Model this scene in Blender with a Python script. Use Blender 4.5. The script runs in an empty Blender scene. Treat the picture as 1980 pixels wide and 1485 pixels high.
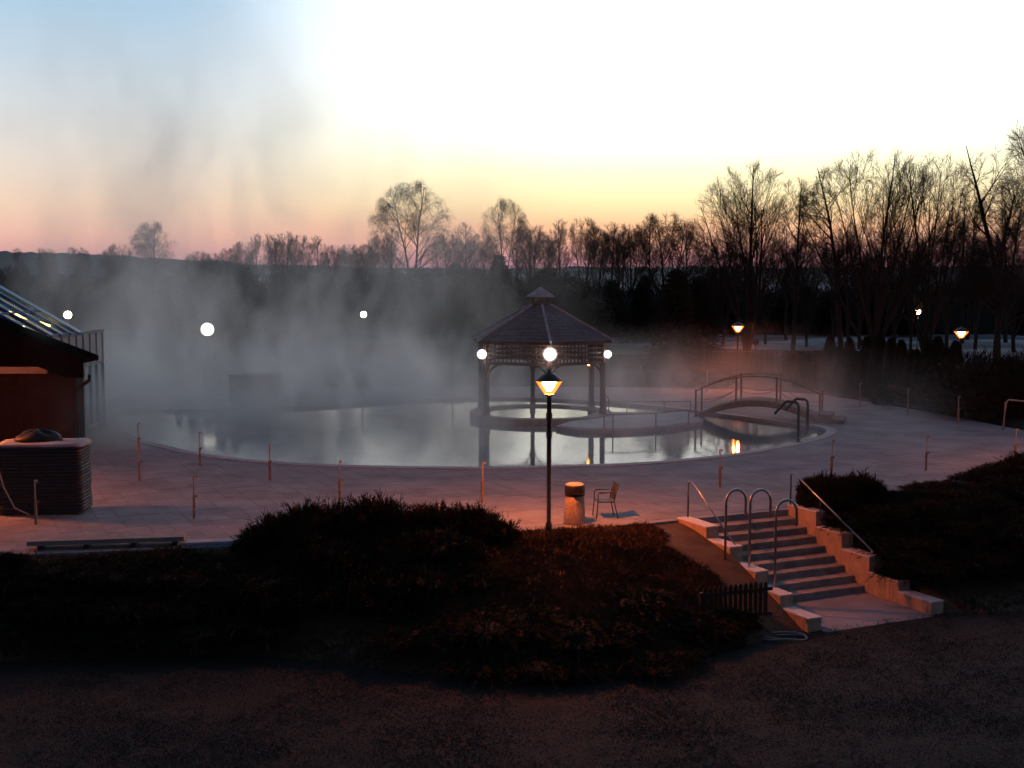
import bpy, bmesh, math, random
import numpy as np
from mathutils import Vector, Matrix, noise as mnoise
from mathutils.geometry import tessellate_polygon

random.seed(7)
RNG = np.random.default_rng(7)
scene = bpy.context.scene
COL = scene.collection

# ------------------------------------------------------------------ camera
CAM_H = 6.0            # metres above the pool deck (deck top is z = 0)
FPX = 2400.0           # focal length in photograph pixels (photograph is 1980 wide)
HORIZON = 530.0
PITCH = math.atan((742.5 - HORIZON) / FPX)
cam_data = bpy.data.cameras.new('camera')
cam_data.sensor_width = 36.0
cam_data.lens = 36.0 * FPX / 1980.0
cam_data.clip_start = 0.1
cam_data.clip_end = 9000
cam = bpy.data.objects.new('camera', cam_data)
cam.location = (0, 0, CAM_H)
cam.rotation_euler = (math.pi / 2 - PITCH, 0, 0)
COL.objects.link(cam)
scene.camera = cam

# ------------------------------------------------------------------ render settings
scene.render.engine = 'CYCLES'
cy = scene.cycles
cy.use_denoising = True
cy.use_adaptive_sampling = True
cy.adaptive_threshold = 0.03
try:
    cy.denoiser = 'OPENIMAGEDENOISE'
except Exception:
    pass
cy.max_bounces = 6
cy.diffuse_bounces = 2
cy.glossy_bounces = 3
cy.transmission_bounces = 4
cy.transparent_max_bounces = 10
cy.volume_bounces = 1
cy.volume_step_rate = 1.0
cy.volume_max_steps = 256
cy.sample_clamp_indirect = 3.0
cy.sample_clamp_direct = 0.0
cy.caustics_reflective = False
cy.caustics_refractive = False
vs = scene.view_settings
vs.view_transform = 'Standard'
vs.look = 'None'
vs.gamma = 1.0
vs.exposure = 0.0

# ------------------------------------------------------------------ node helper
class V:
    """a socket with arithmetic, for writing node maths as expressions"""
    nt = None
    def __init__(self, s): self.s = s
    @staticmethod
    def m(op, a, b=None, c=None, clamp=False):
        n = V.nt.nodes.new('ShaderNodeMath'); n.operation = op; n.use_clamp = clamp
        for i, v in enumerate((a, b, c)):
            if v is None: continue
            if isinstance(v, V): V.nt.links.new(v.s, n.inputs[i])
            else: n.inputs[i].default_value = float(v)
        return V(n.outputs[0])
    def __add__(s, o): return V.m('ADD', s, o)
    __radd__ = __add__
    def __sub__(s, o): return V.m('SUBTRACT', s, o)
    def __rsub__(s, o): return V.m('SUBTRACT', o, s)
    def __mul__(s, o): return V.m('MULTIPLY', s, o)
    __rmul__ = __mul__
    def __truediv__(s, o): return V.m('DIVIDE', s, o)
def sstep(x, a, b):
    n = V.nt.nodes.new('ShaderNodeMapRange'); n.interpolation_type = 'SMOOTHSTEP'; n.clamp = True
    V.nt.links.new(x.s, n.inputs['Value'])
    if a <= b:
        n.inputs['From Min'].default_value = a; n.inputs['From Max'].default_value = b
        n.inputs['To Min'].default_value = 0; n.inputs['To Max'].default_value = 1
    else:
        n.inputs['From Min'].default_value = b; n.inputs['From Max'].default_value = a
        n.inputs['To Min'].default_value = 1; n.inputs['To Max'].default_value = 0
    return V(n.outputs['Result'])

# ------------------------------------------------------------------ world: dawn sky
SUN_AZ = math.radians(9.5)           # degrees to the right of the view axis; the sun is still under the horizon
world = bpy.data.worlds.new('World')
scene.world = world
world.use_nodes = True
nt = world.node_tree
nt.nodes.clear()
V.nt = nt
out = nt.nodes.new('ShaderNodeOutputWorld')
bg = nt.nodes.new('ShaderNodeBackground')
nt.links.new(bg.outputs[0], out.inputs[0])
tc = nt.nodes.new('ShaderNodeTexCoord')
sep = nt.nodes.new('ShaderNodeSeparateXYZ')
nt.links.new(tc.outputs['Generated'], sep.inputs[0])
sx, sy, sz = V(sep.outputs[0]), V(sep.outputs[1]), V(sep.outputs[2])
hl = V.m('SQRT', sx * sx + sy * sy + 1e-6)
ca = (sx * math.sin(SUN_AZ) + sy * math.cos(SUN_AZ)) / hl      # cosine of azimuth from the sun
def ramp(fac, stops, scale):
    r = nt.nodes.new('ShaderNodeValToRGB')
    r.color_ramp.interpolation = 'LINEAR'
    el = r.color_ramp.elements
    while len(el) < len(stops): el.new(0.5)
    for e, (p, c) in zip(el, stops):
        e.position = p; e.color = (c[0] / scale, c[1] / scale, c[2] / scale, 1)
    nt.links.new(fac.s, r.inputs[0])
    return r.outputs[0]
SKY = 2.5
elev = V.m('MAXIMUM', sz, 0.0)
elr = V.m('SQRT', elev)                # square root spreads the low elevations along the ramp
q = math.sqrt
sunward = ramp(elr, [(0.0, (.32, .19, .30)), (q(.012), (.64, .29, .32)), (q(.024), (.92, .44, .32)), (q(.038), (1.08, .60, .34)),
                     (q(.056), (1.20, .92, .50)), (q(.080), (1.32, 1.20, .76)), (q(.112), (1.62, 1.57, 1.24)), (q(.155), (1.85, 1.84, 1.74)), (q(.20), (1.80, 1.86, 1.90)),
                     (q(.26), (1.85, 1.98, 2.08)), (q(.42), (.50, .60, .72)), (1.0, (.04, .06, .10))], SKY)
sideward = ramp(elr, [(0.0, (.36, .22, .31)), (q(.014), (.66, .34, .35)), (q(.030), (.88, .51, .41)), (q(.054), (.92, .67, .51)),
                      (q(.085), (.84, .74, .65)), (q(.13), (.70, .75, .78)), (q(.20), (.44, .63, .80)), (q(.42), (.16, .24, .36)), (1.0, (.04, .06, .10))], SKY)
away = ramp(elr, [(0.0, (.03, .034, .055)), (q(.06), (.06, .052, .075)), (q(.16), (.065, .075, .11)), (q(.42), (.05, .07, .115)), (1.0, (.04, .06, .10))], SKY)
def mixc(f, a, b):
    n = nt.nodes.new('ShaderNodeMix'); n.data_type = 'RGBA'
    nt.links.new(f.s, n.inputs[0]); nt.links.new(a, n.inputs[6]); nt.links.new(b, n.inputs[7])
    return n.outputs[2]
f1 = V.m('POWER', sstep(ca, math.cos(math.radians(26)), math.cos(math.radians(0))), 1.35)
f2 = sstep(ca, math.cos(math.radians(115)), math.cos(math.radians(30)))
dawn = mixc(f2, away, mixc(f1, sideward, sunward))
sc_ = nt.nodes.new('ShaderNodeVectorMath'); sc_.operation = 'SCALE'
nt.links.new(dawn, sc_.inputs[0]); sc_.inputs['Scale'].default_value = SKY
nish = nt.nodes.new('ShaderNodeTexSky')
nish.sky_type = 'NISHITA'; nish.sun_disc = False
nish.sun_elevation = math.radians(-2.5); nish.sun_rotation = SUN_AZ
nsc = nt.nodes.new('ShaderNodeVectorMath'); nsc.operation = 'SCALE'
nt.links.new(nish.outputs[0], nsc.inputs[0]); nsc.inputs['Scale'].default_value = 0.03
add = nt.nodes.new('ShaderNodeVectorMath'); add.operation = 'ADD'
nt.links.new(sc_.outputs[0], add.inputs[0]); nt.links.new(nsc.outputs[0], add.inputs[1])
nt.links.new(add.outputs[0], bg.inputs['Color'])
bg.inputs['Strength'].default_value = 1.0

# ------------------------------------------------------------------ pixel -> place
_cp, _sp = math.cos(PITCH), math.sin(PITCH)
def ray(px, py):
    dx, dy = (px - 990.0) / FPX, (742.5 - py) / FPX
    return Vector((dx, _cp + dy * _sp, -_sp + dy * _cp))
def P(px, py, z=0.0):
    d = ray(px, py); t = (z - CAM_H) / d.z
    return Vector((d.x * t, d.y * t, z))
def PY(px, py, Y):
    d = ray(px, py); t = Y / d.y
    return Vector((d.x * t, Y, CAM_H + d.z * t))
def XY(px, Y, z=0.0):
    """point at depth Y on the vertical line seen at column px"""
    depth = Y * _cp + (CAM_H - z) * _sp
    return Vector(((px - 990.0) / FPX * depth, Y, z))

# ------------------------------------------------------------------ materials
MATS = {}
def mat(name, col, rough=0.8, var=0.25, nscale=4.0, bump=0.0, bscale=30.0, metal=0.0, spec=0.5, col2=None, emis=None, estr=0.0):
    if name in MATS: return MATS[name]
    m = bpy.data.materials.new(name); m.use_nodes = True
    t = m.node_tree; b = t.nodes['Principled BSDF']
    b.inputs['Roughness'].default_value = rough
    b.inputs['Metallic'].default_value = metal
    b.inputs['Specular IOR Level'].default_value = spec
    if emis:
        b.inputs['Base Color'].default_value = (*col, 1)
        b.inputs['Emission Color'].default_value = (*emis, 1)
        b.inputs['Emission Strength'].default_value = estr
    else:
        g = t.nodes.new('ShaderNodeNewGeometry')
        oi = t.nodes.new('ShaderNodeObjectInfo')
        n = t.nodes.new('ShaderNodeTexNoise'); n.inputs['Scale'].default_value = nscale
        n.inputs['Detail'].default_value = 5; n.inputs['Roughness'].default_value = 0.62
        t.links.new(g.outputs['Position'], n.inputs['Vector'])
        r = t.nodes.new('ShaderNodeValToRGB')
        c2 = col2 or tuple(c * (1 + var) for c in col)
        c1 = tuple(c * (1 - var) for c in col) if not col2 else col
        r.color_ramp.elements[0].position = 0.36; r.color_ramp.elements[0].color = (*c1, 1)
        r.color_ramp.elements[1].position = 0.64; r.color_ramp.elements[1].color = (*c2, 1)
        t.links.new(n.outputs['Fac'], r.inputs[0])
        hs = t.nodes.new('ShaderNodeHueSaturation')
        mr = t.nodes.new('ShaderNodeMapRange'); mr.inputs['To Min'].default_value = 1 - var * .45; mr.inputs['To Max'].default_value = 1 + var * .45
        t.links.new(oi.outputs['Random'], mr.inputs['Value']); t.links.new(mr.outputs[0], hs.inputs['Value'])
        t.links.new(r.outputs[0], hs.inputs['Color']); t.links.new(hs.outputs[0], b.inputs['Base Color'])
        if bump:
            n2 = t.nodes.new('ShaderNodeTexNoise'); n2.inputs['Scale'].default_value = bscale; n2.inputs['Detail'].default_value = 4
            t.links.new(g.outputs['Position'], n2.inputs['Vector'])
            bp = t.nodes.new('ShaderNodeBump'); bp.inputs['Strength'].default_value = bump; bp.inputs['Distance'].default_value = 0.02
            t.links.new(n2.outputs['Fac'], bp.inputs['Height']); t.links.new(bp.outputs[0], b.inputs['Normal'])
    MATS[name] = m
    return m

M_frost = mat('frosted_paving', (.25, .255, .295), .85, .14, .9, .25, 60)
M_slabtop = mat('frosted_slab', (.25, .25, .29), .85, .22, .7, .3, 70)
M_coping = mat('coping_stone', (.34, .35, .40), .7, .12, 3)
M_snow = mat('snow', (.60, .61, .66), .9, .06, 3, .3, 40)
M_frostsheet = mat('frost_sheet', (.36, .37, .42), .9, .15, 1.2, .3, 40)
M_darkwood = mat('dark_wood', (.060, .028, .018), .7, .35, 9, .2, 60)
M_shingle = mat('shingle', (.085, .078, .092), .85, .3, 6, .3, 40, col2=(.15, .145, .18))
M_shinglefrost = mat('frosted_shingle', (.20, .20, .24), .85, .3, 3, .3, 40, col2=(.38, .38, .46))
M_pole = mat('lamp_pole_paint', (.035, .032, .03), .45, .25, 12)
M_steel = mat('brushed_steel', (.38, .38, .39), .32, .1, 20, metal=1.0)
M_darksteel = mat('dark_pipe', (.05, .06, .065), .35, .2, 10, metal=.6)
M_stake = mat('stake_wood', (.22, .15, .11), .8, .3, 12)
M_stakepole = mat('stake_pole', (.34, .29, .27), .5, .2, 12)
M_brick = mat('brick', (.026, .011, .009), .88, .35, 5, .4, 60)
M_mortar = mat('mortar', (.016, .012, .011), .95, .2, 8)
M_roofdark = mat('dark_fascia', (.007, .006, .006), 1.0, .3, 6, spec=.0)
M_cream = mat('cream_trim', (.52, .43, .36), .7, .12, 4)
M_bark = mat('bark', (.045, .035, .028), .95, .35, 6, .4, 30)
M_twig = mat('twig', (.06, .038, .028), .95, .3, 3)
M_birch = mat('birch_bark', (.16, .14, .12), .9, .5, 5)
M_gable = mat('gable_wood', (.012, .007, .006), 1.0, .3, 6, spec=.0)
M_juniper = mat('juniper_needles', (.018, .024, .015), .85, .5, 1.3, col2=(.042, .036, .022), spec=.15)
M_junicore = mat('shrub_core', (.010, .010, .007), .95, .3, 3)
M_cover = mat('ground_cover', (.050, .034, .020), .9, .5, 1.1, col2=(.13, .070, .036))
M_spruce = mat('spruce_needles', (.014, .020, .014), .9, .4, .8, col2=(.028, .033, .022))
M_thuja = mat('thuja_leaf', (.016, .022, .013), .9, .4, 2, col2=(.032, .036, .02))
M_hedge = mat('hedge_leaf', (.022, .024, .016), .9, .4, 1.5, col2=(.05, .04, .025))
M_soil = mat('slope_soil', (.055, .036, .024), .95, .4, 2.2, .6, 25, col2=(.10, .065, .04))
M_parapet = mat('parapet_tile', (.42, .30, .22), .75, .15, 4, .2, 60)
M_step = mat('step_stone', (.30, .28, .27), .85, .25, 3, .3, 50)
M_fence = mat('fence_wood', (.030, .020, .016), .85, .35, 8)
M_grass = mat('lawn_blades', (.034, .038, .037), .95, .4, .9, col2=(.085, .090, .088))
M_concrete = mat('bin_concrete', (.46, .36, .27), .85, .2, 14, .4, 90)
M_black = mat('black_plastic', (.018, .017, .017), .4, .3, 8)
M_weave = mat('chair_weave', (.035, .04, .055), .6, .3, 40)
M_stack = mat('stacked_lounger', (.012, .011, .013), .55, .35, 6)
M_blue = mat('blue_metal', (.03, .12, .33), .35, .15, 5)
M_mull = mat('grey_mullion', (.13, .15, .17), .5, .2, 5)
M_panel = mat('pale_panel', (.38, .40, .40), .5, .12, 1.2)
M_benchtop = mat('bench_slab', (.25, .23, .23), .8, .15, 3)
M_bridge = mat('bridge_wood', (.16, .10, .085), .85, .3, 7)
M_pool = mat('pool_tile', (.10, .17, .20), .5, .15, 3)
M_redlit = mat('red_lit_metal', (.25, .09, .06), .6, .2, 8)
M_hose = mat('hose', (.35, .37, .40), .5, .1, 8)

def emat(name, col, s):
    return mat(name, (.8, .8, .8), .5, emis=col, estr=s)
E_orange = emat('sodium_light', (1.0, .19, .030), 2100)
E_orange_soft = emat('sodium_light_soft', (1.0, .19, .030), 1600)
E_dim = emat('misted_globe_light', (1.0, .93, .82), 5)
E_orange_far = emat('sodium_light_far', (1.0, .19, .030), 1100)
E_white = emat('white_light', (1.0, .90, .84), 16)
E_white_big = emat('white_floodlight', (1.0, .92, .90), 28)
E_warm = emat('warm_light', (1.0, .72, .45), 26)
E_amber = emat('amber_light', (1.0, .45, .10), 14)
E_tube = emat('ceiling_tube', (1.0, .55, .12), 14)
E_tubew = emat('white_tube', (1.0, .9, .75), 7)

# shade round the sodium bulb; orange glow added in place of the lamp's halo
M_haloshade = bpy.data.materials.new('halo_shade'); M_haloshade.use_nodes = True
t = M_haloshade.node_tree; t.nodes.clear()
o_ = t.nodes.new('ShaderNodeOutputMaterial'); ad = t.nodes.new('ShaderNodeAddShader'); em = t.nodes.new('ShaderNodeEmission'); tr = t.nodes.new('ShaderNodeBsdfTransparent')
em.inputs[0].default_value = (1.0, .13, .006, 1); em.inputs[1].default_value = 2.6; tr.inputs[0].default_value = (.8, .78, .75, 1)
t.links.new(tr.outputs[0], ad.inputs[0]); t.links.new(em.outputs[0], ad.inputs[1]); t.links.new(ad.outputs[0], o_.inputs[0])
M_haloshade.cycles.emission_sampling = 'NONE'

M_halo = bpy.data.materials.new('halo_glow'); M_halo.use_nodes = True  # see-through glowing shell, added to imitate the halo of the ball lights
t = M_halo.node_tree; t.nodes.clear()
o_ = t.nodes.new('ShaderNodeOutputMaterial'); ad = t.nodes.new('ShaderNodeAddShader'); em = t.nodes.new('ShaderNodeEmission'); tr = t.nodes.new('ShaderNodeBsdfTransparent')
em.inputs[0].default_value = (1.0, .86, .74, 1); em.inputs[1].default_value = .22; tr.inputs[0].default_value = (.88, .88, .88, 1)
t.links.new(tr.outputs[0], ad.inputs[0]); t.links.new(em.outputs[0], ad.inputs[1]); t.links.new(ad.outputs[0], o_.inputs[0])
M_halo.cycles.emission_sampling = 'NONE'

# water: still dark pool, Fresnel mirror with faint ripples
M_water = bpy.data.materials.new('water'); M_water.use_nodes = True
t = M_water.node_tree; b = t.nodes['Principled BSDF']
b.inputs['Base Color'].default_value = (.16, .19, .205, 1); b.inputs['Roughness'].default_value = .06; b.inputs['IOR'].default_value = 1.333
g = t.nodes.new('ShaderNodeNewGeometry'); n = t.nodes.new('ShaderNodeTexNoise'); n.inputs['Scale'].default_value = 1.6; n.inputs['Detail'].default_value = 3
t.links.new(g.outputs['Position'], n.inputs['Vector'])
bp = t.nodes.new('ShaderNodeBump'); bp.inputs['Strength'].default_value = .06; bp.inputs['Distance'].default_value = .05
t.links.new(n.outputs['Fac'], bp.inputs['Height']); t.links.new(bp.outputs[0], b.inputs['Normal'])

# clear glazing
M_glass = bpy.data.materials.new('glazing'); M_glass.use_nodes = True
t = M_glass.node_tree; t.nodes.clear()
o_ = t.nodes.new('ShaderNodeOutputMaterial'); mx = t.nodes.new('ShaderNodeMixShader'); gl = t.nodes.new('ShaderNodeBsdfGlossy'); tr = t.nodes.new('ShaderNodeBsdfTransparent'); fr = t.nodes.new('ShaderNodeFresnel')
gl.inputs['Roughness'].default_value = .04; tr.inputs[0].default_value = (.72, .78, .82, 1); fr.inputs[0].default_value = 1.3
mx.inputs[0].default_value = .10; t.links.new(tr.outputs[0], mx.inputs[1]); t.links.new(gl.outputs[0], mx.inputs[2]); t.links.new(mx.outputs[0], o_.inputs[0])
# plastic film: mostly clear, glossy creases
M_film = bpy.data.materials.new('plastic_film'); M_film.use_nodes = True
t = M_film.node_tree; t.nodes.clear()
o_ = t.nodes.new('ShaderNodeOutputMaterial'); mx = t.nodes.new('ShaderNodeMixShader'); gl = t.nodes.new('ShaderNodeBsdfGlossy'); tr = t.nodes.new('ShaderNodeBsdfTransparent')
gl.inputs['Roughness'].default_value = .22; gl.inputs['Color'].default_value = (.7, .7, .75, 1); mx.inputs[0].default_value = .03
n = t.nodes.new('ShaderNodeTexNoise'); n.inputs['Scale'].default_value = 9; bp = t.nodes.new('ShaderNodeBump'); bp.inputs['Strength'].default_value = .9; bp.inputs['Distance'].default_value = .05
t.links.new(n.outputs['Fac'], bp.inputs['Height']); t.links.new(bp.outputs[0], gl.inputs['Normal'])
t.links.new(tr.outputs[0], mx.inputs[1]); t.links.new(gl.outputs[0], mx.inputs[2]); t.links.new(mx.outputs[0], o_.inputs[0])

# ground: dark winter lawn near the house, frosted field beyond the garden
M_ground = bpy.data.materials.new('ground'); M_ground.use_nodes = True
t = M_ground.node_tree; V.nt = t; b = t.nodes['Principled BSDF']; b.inputs['Roughness'].default_value = .95
g = t.nodes.new('ShaderNodeNewGeometry')
def tnoise(scale, detail=5, rough=.6, vec=None):
    n = t.nodes.new('ShaderNodeTexNoise'); n.inputs['Scale'].default_value = scale; n.inputs['Detail'].default_value = detail; n.inputs['Roughness'].default_value = rough
    t.links.new((vec or g.outputs['Position']), n.inputs['Vector']); return V(n.outputs['Fac'])
def tramp(f, stops):
    r = t.nodes.new('ShaderNodeValToRGB'); el = r.color_ramp.elements
    while len(el) < len(stops): el.new(.5)
    for e, (p, c) in zip(el, stops): e.position = p; e.color = (*c, 1)
    t.links.new(f.s, r.inputs[0]); return r.outputs[0]
def tmix(f, a, b_):
    n = t.nodes.new('ShaderNodeMix'); n.data_type = 'RGBA'; t.links.new(f.s, n.inputs[0]); t.links.new(a, n.inputs[6]); t.links.new(b_, n.inputs[7]); return n.outputs[2]
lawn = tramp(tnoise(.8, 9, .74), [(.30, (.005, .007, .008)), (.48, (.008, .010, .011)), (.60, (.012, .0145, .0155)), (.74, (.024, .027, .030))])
field = tramp(tnoise(.11, 6), [(.40, (.10, .10, .11)), (.52, (.26, .28, .32)), (.65, (.45, .48, .54))])
sp_ = t.nodes.new('ShaderNodeSeparateXYZ'); t.links.new(g.outputs['Position'], sp_.inputs[0])
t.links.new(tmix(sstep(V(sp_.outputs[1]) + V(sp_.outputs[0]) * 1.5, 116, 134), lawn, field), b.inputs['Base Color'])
bp = t.nodes.new('ShaderNodeBump'); bp.inputs['Strength'].default_value = .8; bp.inputs['Distance'].default_value = .05
t.links.new(tnoise(14, 4, .7).s, bp.inputs['Height']); t.links.new(bp.outputs[0], b.inputs['Normal'])

# wooded hills with snow between
M_hill = bpy.data.materials.new('wooded_hill'); M_hill.use_nodes = True
t = M_hill.node_tree; V.nt = t; b = t.nodes['Principled BSDF']; b.inputs['Roughness'].default_value = .95
g = t.nodes.new('ShaderNodeNewGeometry')
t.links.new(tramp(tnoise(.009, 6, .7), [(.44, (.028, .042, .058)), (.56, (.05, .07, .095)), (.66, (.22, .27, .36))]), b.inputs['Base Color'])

# ------------------------------------------------------------------ mesh builder
class MB:
    def __init__(s): s.v = []; s.f = []; s.mi = []
    def quad_ring(s, rings, cap=True, closed=True):
        """rings: list of equal-length lists of points; skins them"""
        base = len(s.v); n = len(rings[0])
        for r in rings: s.v.extend([tuple(p) for p in r])
        for i in range(len(rings) - 1):
            a = base + i * n; b_ = a + n
            for k in range(n if closed else n - 1):
                k2 = (k + 1) % n
                s.f.append((a + k, a + k2, b_ + k2, b_ + k))
        if cap:
            s.f.append(tuple(base + k for k in range(n))[::-1])
            e = base + (len(rings) - 1) * n
            s.f.append(tuple(e + k for k in range(n)))
        return s
    def box(s, c, size, rz=0.0, taper=1.0):
        cx, cy_, cz = c; hx, hy, hz = size[0] / 2, size[1] / 2, size[2] / 2
        co, si = math.cos(rz), math.sin(rz); b_ = len(s.v)
        for dz, tp in ((-hz, 1), (hz, taper)):
            for dx, dy in ((-hx, -hy), (hx, -hy), (hx, hy), (-hx, hy)):
                x, y = dx * tp, dy * tp
                s.v.append((cx + x * co - y * si, cy_ + x * si + y * co, cz + dz))
        for q_ in ((3, 2, 1, 0), (4, 5, 6, 7), (0, 1, 5, 4), (1, 2, 6, 5), (2, 3, 7, 6), (3, 0, 4, 7)):
            s.f.append(tuple(b_ + i for i in q_))
        return s
    def bar(s, a, b_, w, h=None, up=(0, 0, 1)):
        """rectangular bar from a to b"""
        a, b_ = Vector(a), Vector(b_); h = h or w
        d = (b_ - a).normalized(); u = Vector(up)
        if abs(d.dot(u)) > .95: u = Vector((1, 0, 0))
        r = d.cross(u).normalized(); u = r.cross(d).normalized()
        ring = lambda p: [p - r * w / 2 - u * h / 2, p + r * w / 2 - u * h / 2, p + r * w / 2 + u * h / 2, p - r * w / 2 + u * h / 2]
        return s.quad_ring([ring(a), ring(b_)])
    def tube(s, pts, rad, n=8, cap=True):
        pts = [Vector(p) for p in pts]
        if not isinstance(rad, (list, tuple)): rad = [rad] * len(pts)
        rings = []; ref = None
        for i, p in enumerate(pts):
            d = (pts[min(i + 1, len(pts) - 1)] - pts[max(i - 1, 0)])
            if d.length < 1e-9: d = Vector((0, 0, 1))
            d.normalize()
            if ref is None:
                ref = d.orthogonal().normalized()
            ref = (ref - d * ref.dot(d))
            if ref.length < 1e-6: ref = d.orthogonal()
            ref.normalize(); o = d.cross(ref)
            rings.append([p + (ref * math.cos(a) + o * math.sin(a)) * rad[i] for a in [2 * math.pi * k / n for k in range(n)]])
        return s.quad_ring(rings, cap)
    def lathe(s, prof, n=16, c=(0, 0, 0)):
        """prof: list of (r, z)"""
        rings = [[(c[0] + r * math.cos(2 * math.pi * k / n), c[1] + r * math.sin(2 * math.pi * k / n), c[2] + z) for k in range(n)] for r, z in prof]
        return s.quad_ring(rings, True)
    def prism(s, poly, z0, z1):
        n = len(poly); b_ = len(s.v)
        s.v += [(p[0], p[1], z0) for p in poly] + [(p[0], p[1], z1) for p in poly]
        for k in range(n): s.f.append((b_ + k, b_ + (k + 1) % n, b_ + n + (k + 1) % n, b_ + n + k))
        for tri in tessellate_polygon([[Vector((p[0], p[1], 0)) for p in poly]]):
            a, c, d = tri
            s.f.append((b_ + n + a, b_ + n + c, b_ + n + d)); s.f.append((b_ + a, b_ + d, b_ + c))
        return s
    def mesh(s, name, smooth=False):
        me = bpy.data.meshes.new(name)
        me.from_pydata(s.v, [], s.f)
        bm = bmesh.new(); bm.from_mesh(me)
        bmesh.ops.recalc_face_normals(bm, faces=bm.faces)
        bm.to_mesh(me); bm.free()
        if smooth:
            me.polygons.foreach_set('use_smooth', [True] * len(me.polygons))
        me.update(); return me
    def build(s, name, m, parent=None, smooth=False):
        return link(name, s.mesh(name, smooth), m, parent)

def link(name, me, m=None, parent=None):
    if m and not me.materials: me.materials.append(m)
    o = bpy.data.objects.new(name, me); COL.objects.link(o)
    if parent:
        o.parent = parent
        o.matrix_parent_inverse = PINV(parent)
    return o
def PINV(p):
    return (Matrix.Translation(p.location) @ p.rotation_euler.to_matrix().to_4x4()).inverted() if not p.get('local') else Matrix()
def tag(o, label, cat, group=None):
    o['label'] = label; o['category'] = cat
    if group: o['group'] = group
    return o
def thing(name, loc, label, cat, group=None, local=False, rz=0.0, scale=None):
    o = bpy.data.objects.new(name, None); COL.objects.link(o)
    o.location = loc; o.rotation_euler = (0, 0, rz); o.empty_display_size = .2
    if scale: o.scale = scale
    if local: o['local'] = 1
    return tag(o, label, cat, group)
def struct(o): o['kind'] = 'structure'; return o
def stuff(o): o['kind'] = 'stuff'; return o
def tri_mesh(name, verts, faces, m, parent=None):
    """fast mesh from numpy arrays; faces (n,3)"""
    me = bpy.data.meshes.new(name)
    nv, nf = len(verts), len(faces)
    me.vertices.add(nv); me.vertices.foreach_set('co', np.asarray(verts, np.float32).ravel())
    me.loops.add(nf * 3); me.loops.foreach_set('vertex_index', np.asarray(faces, np.int32).ravel())
    me.polygons.add(nf); me.polygons.foreach_set('loop_start', np.arange(0, nf * 3, 3, dtype=np.int32))
    me.update(); me.validate()
    return me if m is None else link(name, me, m, parent)

def catmull(pts, n, closed=True):
    out_ = []; N = len(pts)
    for i in range(N if closed else N - 1):
        g_ = lambda k: pts[k % N] if closed else pts[max(0, min(N - 1, k))]
        p0, p1, p2, p3 = g_(i - 1), g_(i), g_(i + 1), g_(i + 2)
        for j in range(n):
            u = j / n
            out_.append(0.5 * ((2 * p1) + (p2 - p0) * u + (2 * p0 - 5 * p1 + 4 * p2 - p3) * u * u + (3 * p1 - p0 - 3 * p2 + p3) * u ** 3))
    if not closed: out_.append(pts[-1])
    return out_
def in_poly(x, y, poly):
    """vectorised point in polygon"""
    x = np.asarray(x, float); y = np.asarray(y, float); r = np.zeros(x.shape, bool); n = len(poly)
    for i in range(n):
        x1, y1 = poly[i][0], poly[i][1]; x2, y2 = poly[(i + 1) % n][0], poly[(i + 1) % n][1]
        c = ((y1 > y) != (y2 > y))
        with np.errstate(divide='ignore', invalid='ignore'):
            xi = (x2 - x1) * (y - y1) / (y2 - y1 + 1e-12) + x1
        r ^= c & (x < xi)
    return r

# =================================================================== SETTING
# ---- stair frame
SA = math.radians(25)
U = Vector((math.cos(SA), math.sin(SA), 0)); D_ = Vector((math.sin(SA), -math.cos(SA), 0))
S0 = P(1336, 1003, 0)                       # inner left end of the top stair edge
SW = (P(1526, 985, 0) - S0).dot(U)          # clear width of the stairs
NR, RISE, TREAD = 9, .165, .36
LAWN_Z = -RISE * NR
def SP(a, b_, z=0): return S0 + U * a + D_ * b_ + Vector((0, 0, z))

# ---- outlines on the deck plane
near_px = [(-500, 1106), (0, 1074), (510, 1052), (800, 1036), (1000, 1026), (1195, 1016), (1268, 1010)]
deck_poly = [P(*p) for p in near_px] + [SP(-.35, 0), SP(SW + .35, 0)] + [P(*p) for p in [(1730, 957), (1980, 912), (2250, 880), (2250, 858), (1980, 832), (1800, 797), (1690, 778), (1590, 763), (1450, 753), (1200, 748), (900, 746), (600, 748), (400, 752), (150, 757), (-500, 760)]]
pool_px = [(262, 846), (330, 864), (385, 876), (480, 889), (600, 897), (720, 901), (850, 903), (960, 903), (1100, 900), (1250, 894), (1390, 881), (1480, 867), (1545, 854), (1585, 843), (1598, 833),
           (1580, 825), (1530, 819), (1450, 808), (1350, 795), (1250, 784), (1150, 776), (1050, 770), (950, 768), (850, 771), (750, 776), (650, 783), (535, 789), (420, 792), (320, 792), (240, 795), (215, 815)]
pool_poly = catmull([P(*p) for p in pool_px], 8)
def resample(poly, step):
    pts = list(poly) + [poly[0]]; d = [0]
    for a, b_ in zip(pts, pts[1:]): d.append(d[-1] + (b_ - a).length)
    n = max(3, round(d[-1] / step)); out_ = []
    j = 0
    for k in range(n):
        s_ = d[-1] * k / n
        while d[j + 1] < s_: j += 1
        u = (s_ - d[j]) / max(1e-9, d[j + 1] - d[j]); out_.append(pts[j].lerp(pts[j + 1], u))
    return out_
def offset_poly(poly, dist):
    """outward offset of a closed polygon (positive = outward)"""
    area = sum(a.x * b_.y - b_.x * a.y for a, b_ in zip(poly, poly[1:] + poly[:1]))
    sgn = 1 if area > 0 else -1; out_ = []
    for i, p in enumerate(poly):
        d = (poly[(i + 1) % len(poly)] - poly[i - 1]); d.normalize()
        out_.append(p + Vector((d.y, -d.x, 0)) * dist * sgn)
    return out_
coping_in = resample(pool_poly, .62)
coping_out = offset_poly(coping_in, .38)

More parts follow.
